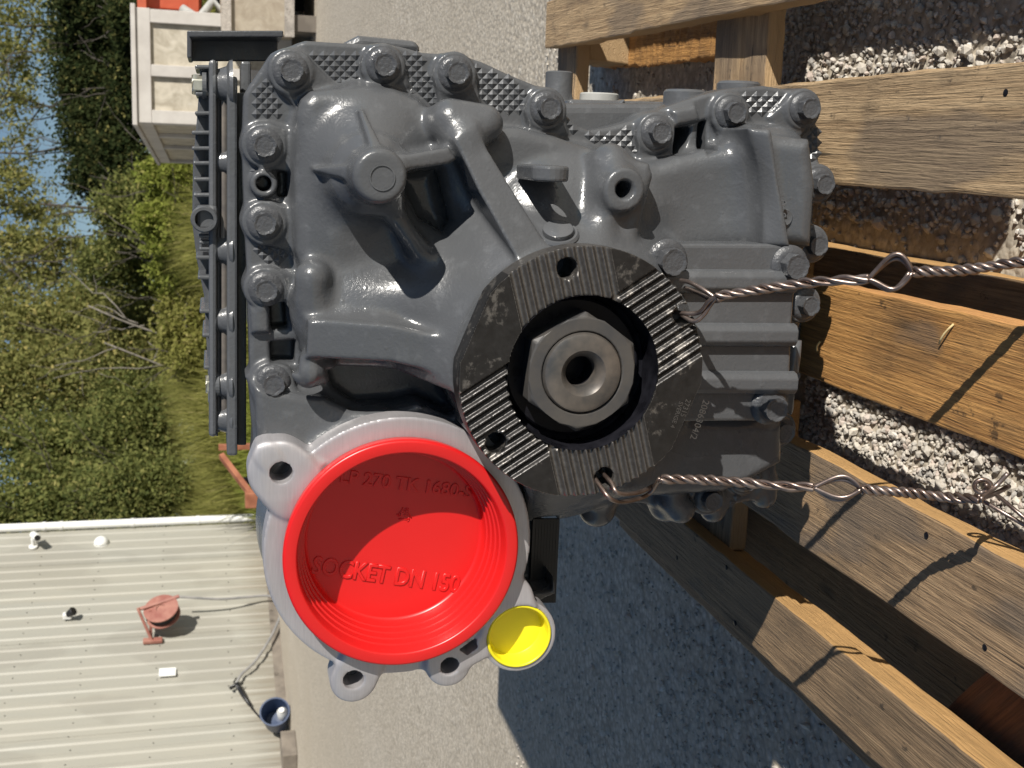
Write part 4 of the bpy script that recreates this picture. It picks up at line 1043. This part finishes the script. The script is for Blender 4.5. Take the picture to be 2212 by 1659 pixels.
# neck behind the flange, inner seat, nut and shaft
C0 = Vector((CF[0], YF, CF[2]))
ylathe([(-.040, .087), (-.0225, .0885), (-.0223, .0800), (-.030, .0795)], C0, "flange_neck", PAINT, flange, 72, cap1=False)
ylathe([(-.052, .0797), (-.0522, .050)], C0, "hole_shade_ring", BLACKM, flange, 48, cap0=False, cap1=False)  # black ring behind the bolt holes, their inner shade put into colour
ylathe([(-.0005, .0556), (-.010, .0550), (-.030, .0548), (-.034, .050), (-.034, .020)], C0, "inner_seat", BLACKM, flange, 72, cap0=False, cap1=False)
ylathe([(-.034, .0505), (-.0285, .0505), (-.027, .049), (-.027, .035)], C0, "lock_washer", BLACKM, flange, 64, cap1=False)
nutc = C0+Vector((0, .0275, 0))
mb = MB(); rn = .0435; ph0 = R(90)+math.atan2(0, 1)
def hexring(d, rr, k=6, ph=0.0): return [tuple(nutc+Vector((rr*math.sin(2*math.pi*i/k+ph), -d, rr*math.cos(2*math.pi*i/k+ph)))) for i in range(k)]
ph = R(92)
v0 = hexring(0, rn, 6, ph); v1 = hexring(.0205, rn, 6, ph); v2 = hexring(.0235, rn*.915, 36, ph); v3 = hexring(.0235, .0298, 36, ph); v4 = hexring(.012, .0293, 36, ph)
fs = [(i, (i+1) % 6, 6+(i+1) % 6, 6+i) for i in range(6)]
for i in range(6):
    s0 = 12+i*6; fs.append((6+i, 6+(i+1) % 6, 12+(i*6+6) % 36)+tuple(s0+k for k in (5, 4, 3, 2, 1, 0)))
for i in range(36): j = (i+1) % 36; fs += [(12+i, 12+j, 48+j, 48+i), (48+i, 48+j, 84+j, 84+i)]
mb.add(v0+v1+v2+v3+v4, fs); mb.build("shaft_nut", NUTM, flange, bevel=.0012, seg=3)
ylathe([(-.020, .0290), (-.0045, .0290), (-.0025, .0278), (-.0015, .0255), (-.0012, .0165), (-.0022, .0155), (-.0065, .0118), (-.0085, .0112), (-.016, .0110)], C0, "shaft_end", SHAFTM, flange, 64, cap0=False, cap1=False)
ylathe([(-.016, .0110), (-.06, .0108)], C0, "shaft_bore", BLACKM, flange, 40, cap0=False, cap1=True)  # bore made black, the deep hole's shade put into its colour
# engraved numbers on the flange
ENG = plain_metal("engraved_marks", (.085, .08, .075), (.12, .112, .105), .5, .6, 60)
rt = pdir(-.42, .90); up_ = pdir(.90, .42)
for s_, (x, y), sz in (("2086304/2", (1505, 905), .0075), ("27315", (1476, 880), .0058), ("SVERIGE 4", (1458, 895), .0048)):
    place_text(s_, sz, .00012, Vector(W(x, y, YF-.0001)), pdir(-.32, .95), pdir(.95, .32), ENG, flange, "engraving", narrow=.95)

# ------------------------------------------------------------------ machined socket ring with ears and the small port
YM = .812
ears = [((604, 1018), .0215), ((764, 1470), .0175), ((969, 1437), .0172), ((1122, 1374), .0300)]
lo = W(555, 1510, YM); 
KM = Field((-.485, YM-.004, .295), (-.165, YM+.026, .655), .0012)
KM.cone((CC[0], 0, CC[2]), .1015, .1015, YM, YM+.022, k=0, r=.0008)
for (px_, r_) in ears:
    c = W(*px_, YM); KM.cone(c, r_, r_, YM, YM+.022, k=.008, r=.0008)
for a, b, r_ in (((764, 1470), (800, 1390), .016), ((969, 1437), (960, 1380), .016), ((969, 1437), (1040, 1400), .0085), ((1122, 1374), (1100, 1290), .018), ((604, 1018), (640, 1060), .022), ((575, 980), (590, 1000), .008)):
    pa, pb = W(*a, YM), W(*b, YM); n = 8
    for k in range(n+1):
        c = pa+(pb-pa)*k/n; KM.cone(c, r_, r_, YM, YM+.022, k=.004, r=.0008)
KM.prism(PL([(558, 964), (620, 962), (668, 985), (700, 1000), (640, 1060), (575, 1060), (562, 1030)], YM), YM, YM+.022, k=.004, r=.0008)
KM.cone((CC[0], 0, CC[2]), .0835, .0835, YM-.01, YM+.04, k=0, r=0, sub=True)
for (px_, r_) in (((607, 1019), .0082), ((763, 1466), .0078), ((970, 1436), .0074), ((1121, 1374), .0262)):
    c = W(*px_, YM); KM.cone(c, r_, r_, YM-.01, YM+.04, k=0, r=0, sub=True)
KM.prism(PL([(990, 1400), (1028, 1378), (1030, 1398), (1008, 1412)], YM), YM-.01, YM+.04, k=0, r=0, sub=True)
KM.mesh("machined_face", ALU, gb, angle=40); del KM
ylathe([(-.04, .099), (-.022, .099), (-.022, .0845), (-.04, .0845)], (CC[0], YM, CC[2]), "socket_back", PAINT_DARK, gb, 64, cap0=False, cap1=False)
c = W(1121, 1374, YM); ylathe([(-.06, .029), (-.022, .0295)], c, "port_pipe", PAINT_DARK, gb, 40)
for (px_, r_) in (((763, 1466), .0165), ((970, 1436), .0165), ((607, 1019), .02)):
    ylathe([(-.03, r_*.9), (-.0222, r_)], W(*px_, YM), "bolt_ear", PAINT, gb, 28)
# black ribs in the gap, its deep shade put into their colour
mb = MB(); a, b = W(1150, 1112, .885), W(1205, 1290, .885)
for k in range(9):
    t_ = k/8; c = W(1150+50*t_, 1205, .886); mb.bar((c[0]-.04, c[1], c[2]), (c[0]+.035, c[1], c[2]), .004, .003)
mb.build("gap_shade_ribs", BLACKP, gb)

# ------------------------------------------------------------------ rear housing, sump and things on it
mb = MB(); rear = [(560, 330), (600, 135), (760, 105), (1000, 140), (1180, 225), (1225, 222), (1440, 222), (1480, 240), (1640, 205), (1740, 240), (1745, 420), (1720, 700), (1660, 980), (1540, 1060), (1200, 1050), (1050, 1000), (800, 940), (575, 940)]
Pq = [Vector(q) for q in PL(rear, .886)]
mb.prism(Pq, (0, .82, 0)); mb.build("rear_housing", PAINT, gb, bevel=.008, seg=3)
mb = MB(); mb.prism([Vector((-.235, .93, ZT+.0015)), Vector((.02, .93, ZT+.0015)), Vector((.02, 1.22, ZT+.0015)), Vector((-.235, 1.22, ZT+.0015))], (0, 0, .12)); mb.build("sump", PAINT, gb, bevel=.008, seg=3)
# side lumps showing past the rim
mb = MB(); mb.prism([Vector(q) for q in PL([(735, 96), (775, 76), (900, 88), (912, 112), (760, 112)], .93)], (0, .12, 0)); mb.build("side_cover", PAINT, gb, bevel=.004)
mb = MB(); mb.prism([Vector(q) for q in PL([(1226, 214), (1450, 220), (1470, 262), (1300, 300), (1236, 285)], .905)], (0, .10, 0)); mb.build("rear_flange", PAINT, gb, bevel=.004)
c = W(1206, 210, .95); mb = MB(); mb.lathe([(0, .014), (.008, .0115), (.026, .0115), (.027, .010)], (c[0]-.006, c[1], c[2]), (1, 0, 0), 28); mb.build("breather_stub", PAINT, gb, angle=35)
c = W(1294, 212, .95); mb = MB(); mb.lathe([(0, .0165), (.006, .0165), (.007, .0155)], (c[0]-.003, c[1], c[2]), (1, 0, 0), 28); mb.build("sealing_ring", SEAL, gb, angle=35)
for (x, y) in ((1595, 190), (1480, 208)):
    c = W(x, y, .90); mb = MB(); mb.lathe([(-.02, .018), (.003, .018), (.005, .016)], c, (1, 0, 0), 24); mb.build("side_boss", PAINT, gb, angle=35)
mb = MB(); mb.prism([Vector(q) for q in PL([(1300, 262), (1345, 215), (1352, 215), (1320, 280)], .904)], (0, .05, 0)); mb.build("gusset", PAINT, gb, bevel=.002)

# ------------------------------------------------------------------ finned cover on top
fc = .905
def slab(x0, x1, y0, y1, Y0, dY, name, m_=PAINT, bev=.002, par=gb):
    a, b, c, d = W(x0, y0, Y0), W(x1, y0, Y0), W(x1, y1, Y0), W(x0, y1, Y0)
    mb = MB(); mb.prism([Vector(q) for q in (a, b, c, d)], (0, dY, 0)); return mb.build(name, m_, par, bevel=bev)
base = slab(490, 513, 165, 985, fc-.012, .27, "cover_base", PAINT)
lid = slab(451, 468, 128, 945, fc-.010, .26, "cover_lid", PAINT, .003)
slab(467, 476, 150, 935, fc-.002, .23, "gasket_frame", PAINT_DARK, .002, lid)
slab(476, 491, 150, 930, fc-.004, .22, "cover_wall", plain_metal("raw_casting_edge", (.12, .11, .105), (.22, .19, .16), .5, .4, 50), .002, lid)
top = MB(); prof = [(470, 130), (432, 150), (424, 260), (416, 350), (414, 480), (424, 560), (440, 640), (446, 760), (452, 900), (462, 940), (470, 945)]
top.prism([Vector(W(x+1, y, fc+.030)) for x, y in prof], (0, .19, 0)); top.build("cover_crown", PAINT, lid, bevel=.004, seg=3)
for (y, x0) in ((140, 424), (198, 425), (240, 424), (282, 417), (316, 417), (348, 420), (383, 421), (417, 421), (552, 426), (595, 430), (668, 434), (720, 440), (790, 443), (862, 452), (905, 455)):
    slab(x0-3, 456, y, y+9, fc-.006, .07, "fin", PAINT, .0012, lid)
for (y, rr) in ((184, .014), (350, .010), (540, .012), (690, .012), (830, .012), (905, .011)):
    mb = MB(); c = W(479, y, fc+.002); mb.lathe([(-.0080, rr*1.35), (-.0055, rr*1.30), (-.0035, rr*1.0), (.003, rr*.82), (.0045, rr*.95), (.0065, rr*.95)], c, (0, 0, 1), 24); mb.build("spacer", PAINT, lid, angle=35)
for (y, x) in ((184, 424), (830, 452)):
    mb = MB(); c = W(x+22, y, fc); mb.lathe([(0, .0098), (.003, .0098)], c, (0, 0, 1), 24); mb.build("bolt_washer", PAINT, lid)
    hexhead(Vector(c)+Vector((0, 0, .003)), .0075, .0075, .2, (0, 0, 1), "cover_bolt", ZINC, lid)
slab(512, 532, 200, 962, fc+.012, .28, "cover_neck", PAINT_DARK, .001)
# round connector lug on the front of the cover
slab(424, 470, 444, 498, fc-.012, .02, "connector_pad", PAINT, .003, lid)
ylathe([(-.004, .0098), (.004, .0098), (.0048, .009), (.0048, .0068), (-.008, .0064)], W(441, 473, fc-.012), "connector_socket", PAINT, lid, 32, cap1=True)
for (y, x0, x1) in ((506, 428, 455), (520, 430, 456), (534, 430, 456)): slab(x0, x1, y, y+8, fc-.008, .03, "stub_fin", PAINT, .0012, lid)
# folded bracket beyond the cover
br = slab(408, 600, 80, 132, .965, .004, "bracket_web", PAINT_DARK, .001)
slab(408, 612, 66, 80, .925, .10, "bracket_flange", PAINT_DARK, .001, br); slab(404, 414, 66, 125, .93, .06, "bracket_lip", PAINT_DARK, .001, br)
slab(520, 542, 132, 200, .93, .04, "bracket_foot", PAINT, .002, br)

# ================================================================== CAPS
rc = empty("socket_cap", tuple(CC), "red plastic socket cap with raised lettering plugged into the pale machined ring", "cap")
oc = Vector((CC[0], CC[1], CC[2]))
def yl(prof, c, name, m_, parent, n=96, **kw): return ylathe(prof, c, name, m_, parent, n, **kw)
# rim rolls over the edge, the bowl goes back to a flat floor
yl([(-.0140, .0850), (-.0130, .0872), (-.004, .0882), (-.0008, .0880), (.0004, .0870), (.0006, .0860), (.0006, .0795), (.0003, .0785), (-.0010, .0779), (-.0110, .0768), (-.0113, .0755), (-.0180, .0750), (-.0183, .0737), (-.0250, .0732), (-.0253, .0719), (-.0320, .0714), (-.0323, .0702), (-.0400, .0696), (-.0418, .0688), (-.0425, .0672)], oc, "cap_bowl", REDP, rc, 128, cap0=False, cap1=False, angle=60)
yl([(-.0425, .0672), (-.0425, .0)], oc, "cap_floor", REDP, rc, 128, cap0=False, cap1=False, angle=60)
FL = CC[1]+.0425
def floor_text(s, size, x, y, slope, name, bev=.00018, narrow=1.0, width=None):
    dx, dy = math.cos(slope), math.sin(slope)
    a, b = W(x, y, FL), W(x+dx*50, y+dy*50, FL); u0 = W(x+dy*50, y-dx*50, FL)
    place_text(s, size, .0005, Vector(a)+Vector((0, -.0001, 0)), b-a, u0-a, REDP, rc, name, bev, True, narrow, width)
floor_text("SOCKET DN 150", .0200, 833, 1259, R(7.5), "raised_lettering", .0005, width=.118)
floor_text("LP 270 TK 1680-S", .0142, 878, 1058, R(7.0), "raised_lettering", .0004, width=.104)
floor_text("PE", .0062, 873, 1114, R(8), "raised_lettering", .0002)
mb = MB(); tri = [W(873, 1092, FL), W(856, 1120, FL), W(891, 1123, FL)]
for i in range(3):
    a, b = np.array(tri[i]), np.array(tri[(i+1) % 3]); d = b-a
    mb.tube([a+d*.14, a+d*.80], .0006, 6)
    n_ = np.cross(d/np.linalg.norm(d), (0, 1, 0)); mb.tube([a+d*.80, a+d*.70+n_*.0018], .0006, 5); mb.tube([a+d*.80, a+d*.70-n_*.0018], .0006, 5)
mb.build("recycling_mark", REDP, rc, smooth=True)
yl([(0, .0011), (.0002, .0011)], W(1049, 1185, FL-.0002), "pin_hole", BLACKP, rc, 14)

cy_ = W(1121, 1374, YM); yc = empty("port_cap", tuple(cy_), "round yellow plastic cap pressed into the small port below the red cap", "cap"); cyv = Vector(cy_)
yl([(-.012, .0260), (.0006, .0262), (.0014, .0258), (.0016, .0248), (.0010, .0240), (-.0005, .0236), (-.0135, .0228), (-.0150, .0215)], cyv, "cap_bowl", YELP, yc, 64, cap0=False, cap1=False, angle=60)
yl([(-.0150, .0216), (-.0150, .0)], cyv, "cap_floor", YELP, yc, 64, cap0=False, cap1=False, angle=60)

# ================================================================== TIE WIRES
def wire_pt(x, y, Y): return np.array(W(x, y, Y))
def resample(P, n):
    P = np.array(P); s = np.r_[0, np.cumsum(np.linalg.norm(np.diff(P, axis=0), axis=1))]; u = np.linspace(0, s[-1], n)
    return np.stack([np.interp(u, s, P[:, i]) for i in range(3)], 1), s[-1]
def twist(mb, path, r, sep, pitch, strands=2, phase=0.0, taper=True):
    P, L = resample(smooth_path(path, 12), max(30, int(len(path)*34)))
    T = np.gradient(P, axis=0); T /= np.linalg.norm(T, axis=1)[:, None]
    a = np.cross(T, (0, 0, 1.0)); a /= np.maximum(1e-6, np.linalg.norm(a, axis=1))[:, None]; b = np.cross(T, a)
    s = np.r_[0, np.cumsum(np.linalg.norm(np.diff(P, axis=0), axis=1))]
    for k in range(strands):
        wob = 1+.18*np.sin(s*210+k)
        w = 2*math.pi*s/pitch*(1+.12*np.sin(s*37))+phase+2*math.pi*k/strands
        Q = P+(a*np.cos(w)[:, None]+b*np.sin(w)[:, None])*(sep*wob)[:, None]
        mb.tube(list(Q), r, 8)
RW = .00165
# first wire, from the flange's lower right hole
w1 = empty("tie_wire", tuple(W(1477, 680, .745)), "twisted brown tie wire running from the flange hole over the orange plank", "wire")
Ya, Yb, Yc, Yd = .742, .715, .690, .600
p_out = wire_pt(1548, 641, .733); p_l0 = wire_pt(1876, 603, .672); p_l1 = wire_pt(1972, 588, .655); p_end = np.array(G(2212, 566, ZT+.030)); p_far = p_end+(p_end-p_l1)*.35
mb = MB(); twist(mb, [p_out, wire_pt(1620, 629, .720), wire_pt(1740, 612, .698), wire_pt(1820, 606, .683), p_l0], RW, .0021, .030, 3); mb.build("twisted_part", WIREM, w1, smooth=True)
mb = MB(); twist(mb, [p_l1, wire_pt(2080, 583, .636), p_end, p_far], RW, .0021, .022, 3, 1.0); mb.build("twisted_part", WIREM, w1, smooth=True)
def loop(a, b, up, n=14, bulge=.010, off=(0, 0, 0), asym=0.0):
    d = b-a; return [a+d*t_+up*bulge*math.sin(math.pi*t_)*(1+asym*math.cos(math.pi*t_))+np.array(off) for t_ in np.linspace(0, 1, n)]
ux = np.array((1., 0, 0)); 
mb = MB()
for k in range(2): mb.tube(loop(p_l0, p_l1, ux, 16, .0135-.003*k, (0, .002*k, -.001*k), -.25), RW, 8)
for k in range(2): mb.tube(loop(p_l0, p_l1, -ux, 16, .0085+.001*k, (0, .003*k, 0), -.5), RW, 8)
mb.build("open_loop", WIREM, w1, smooth=True)
mb = MB(); hB = wire_pt(1477, 680, YF)
mb.tube(smooth_path([hB+np.array((0, .012, 0)), hB+np.array((-.004, -.004, -.006)), wire_pt(1520, 680, .742), wire_pt(1532, 662, .740), p_out], 8), RW, 8)
mb.tube(smooth_path([hB+np.array((0, .014, .004)), hB+np.array((.002, -.005, -.008)), wire_pt(1530, 652, .738), p_out+np.array((.001, 0, 0))], 8), RW, 8)
mb.tube(smooth_path([wire_pt(1470, 606, .775), wire_pt(1490, 610, .757), wire_pt(1520, 626, .742), wire_pt(1552, 648, .733)], 8), RW, 8)
mb.tube(smooth_path([wire_pt(1480, 622, .776), wire_pt(1510, 634, .757), wire_pt(1545, 650, .737), wire_pt(1570, 640, .729)], 8), RW, 8)
mb.build("hole_strands", WIREM, w1, smooth=True)
# second wire, from the flange's lower left hole
w2 = empty("tie_wire", tuple(W(1308, 1033, .745)), "twisted brown tie wire with a curled end hanging over the grey planks", "wire")
q_out = wire_pt(1430, 1036, .752); q0 = wire_pt(1757, 1053, .695); q1 = wire_pt(1862, 1056, .680); q_end = np.array(G(2118, 1078, ZT+.030))
mb = MB(); twist(mb, [q_out, wire_pt(1500, 1036, .742), wire_pt(1600, 1041, .723), wire_pt(1690, 1050, .706), q0], RW, .0022, .028, 3, .5); mb.build("twisted_part", WIREM, w2, smooth=True)
mb = MB(); twist(mb, [q1, wire_pt(1940, 1063, .667), wire_pt(2030, 1072, .655), q_end], RW, .0022, .020, 3, 2.0); mb.build("twisted_part", WIREM, w2, smooth=True)
mb = MB()
for k in range(2): mb.tube(loop(q0, q1, ux, 16, .0085-.003*k, (0, .002*k, 0), -.3), RW, 8)
for k in range(2): mb.tube(loop(q0, q1, -ux, 16, .0065+.0025*k, (0, .002*k, 0), -.3), RW, 8)
mb.build("open_loop", WIREM, w2, smooth=True)
mb = MB(); hC = wire_pt(1308, 1033, YF)
mb.tube(smooth_path([hC+np.array((.002, .014, 0)), hC+np.array((-.002, -.004, -.003)), wire_pt(1335, 1065, .740), wire_pt(1375, 1065, .752), wire_pt(1410, 1050, .770), q_out], 8), RW, 8)
mb.tube(smooth_path([hC+np.array((0, .014, .006)), hC+np.array((-.006, -.004, .004)), wire_pt(1320, 1078, .740), wire_pt(1350, 1084, .752), wire_pt(1400, 1068, .772), q_out+np.array((0, .004, 0))], 8), RW, 8)
mb.build("hole_strands", WIREM, w2, smooth=True)
mb = MB(); curl = [q_end, wire_pt(2135, 1066, .640), wire_pt(2140, 1046, .640), wire_pt(2125, 1036, .642), wire_pt(2108, 1042, .644), wire_pt(2106, 1056, .644), wire_pt(2120, 1064, .642), wire_pt(2132, 1054, .640), wire_pt(2130, 1046, .638)]
mb.tube(smooth_path(curl, 8), RW, 8); mb.tube(smooth_path([q_end, wire_pt(2145, 1056, .638), wire_pt(2178, 1022, .636)], 6), RW, 8); mb.tube(smooth_path([q_end, wire_pt(2150, 1066, .640), wire_pt(2180, 1050, .646)], 6), RW, 8)
mb.tube([np.array(W(2124, 1082, .640)), np.array(W(2212, 1134, .625)), np.array(W(2300, 1190, .612))], RW*.9, 8); mb.tube([np.array(W(2152, 1068, .640)), np.array(W(2212, 1118, .620)), np.array(W(2300, 1200, .605))], RW*.9, 8)
mb.build("curled_end", WIREM, w2, smooth=True)
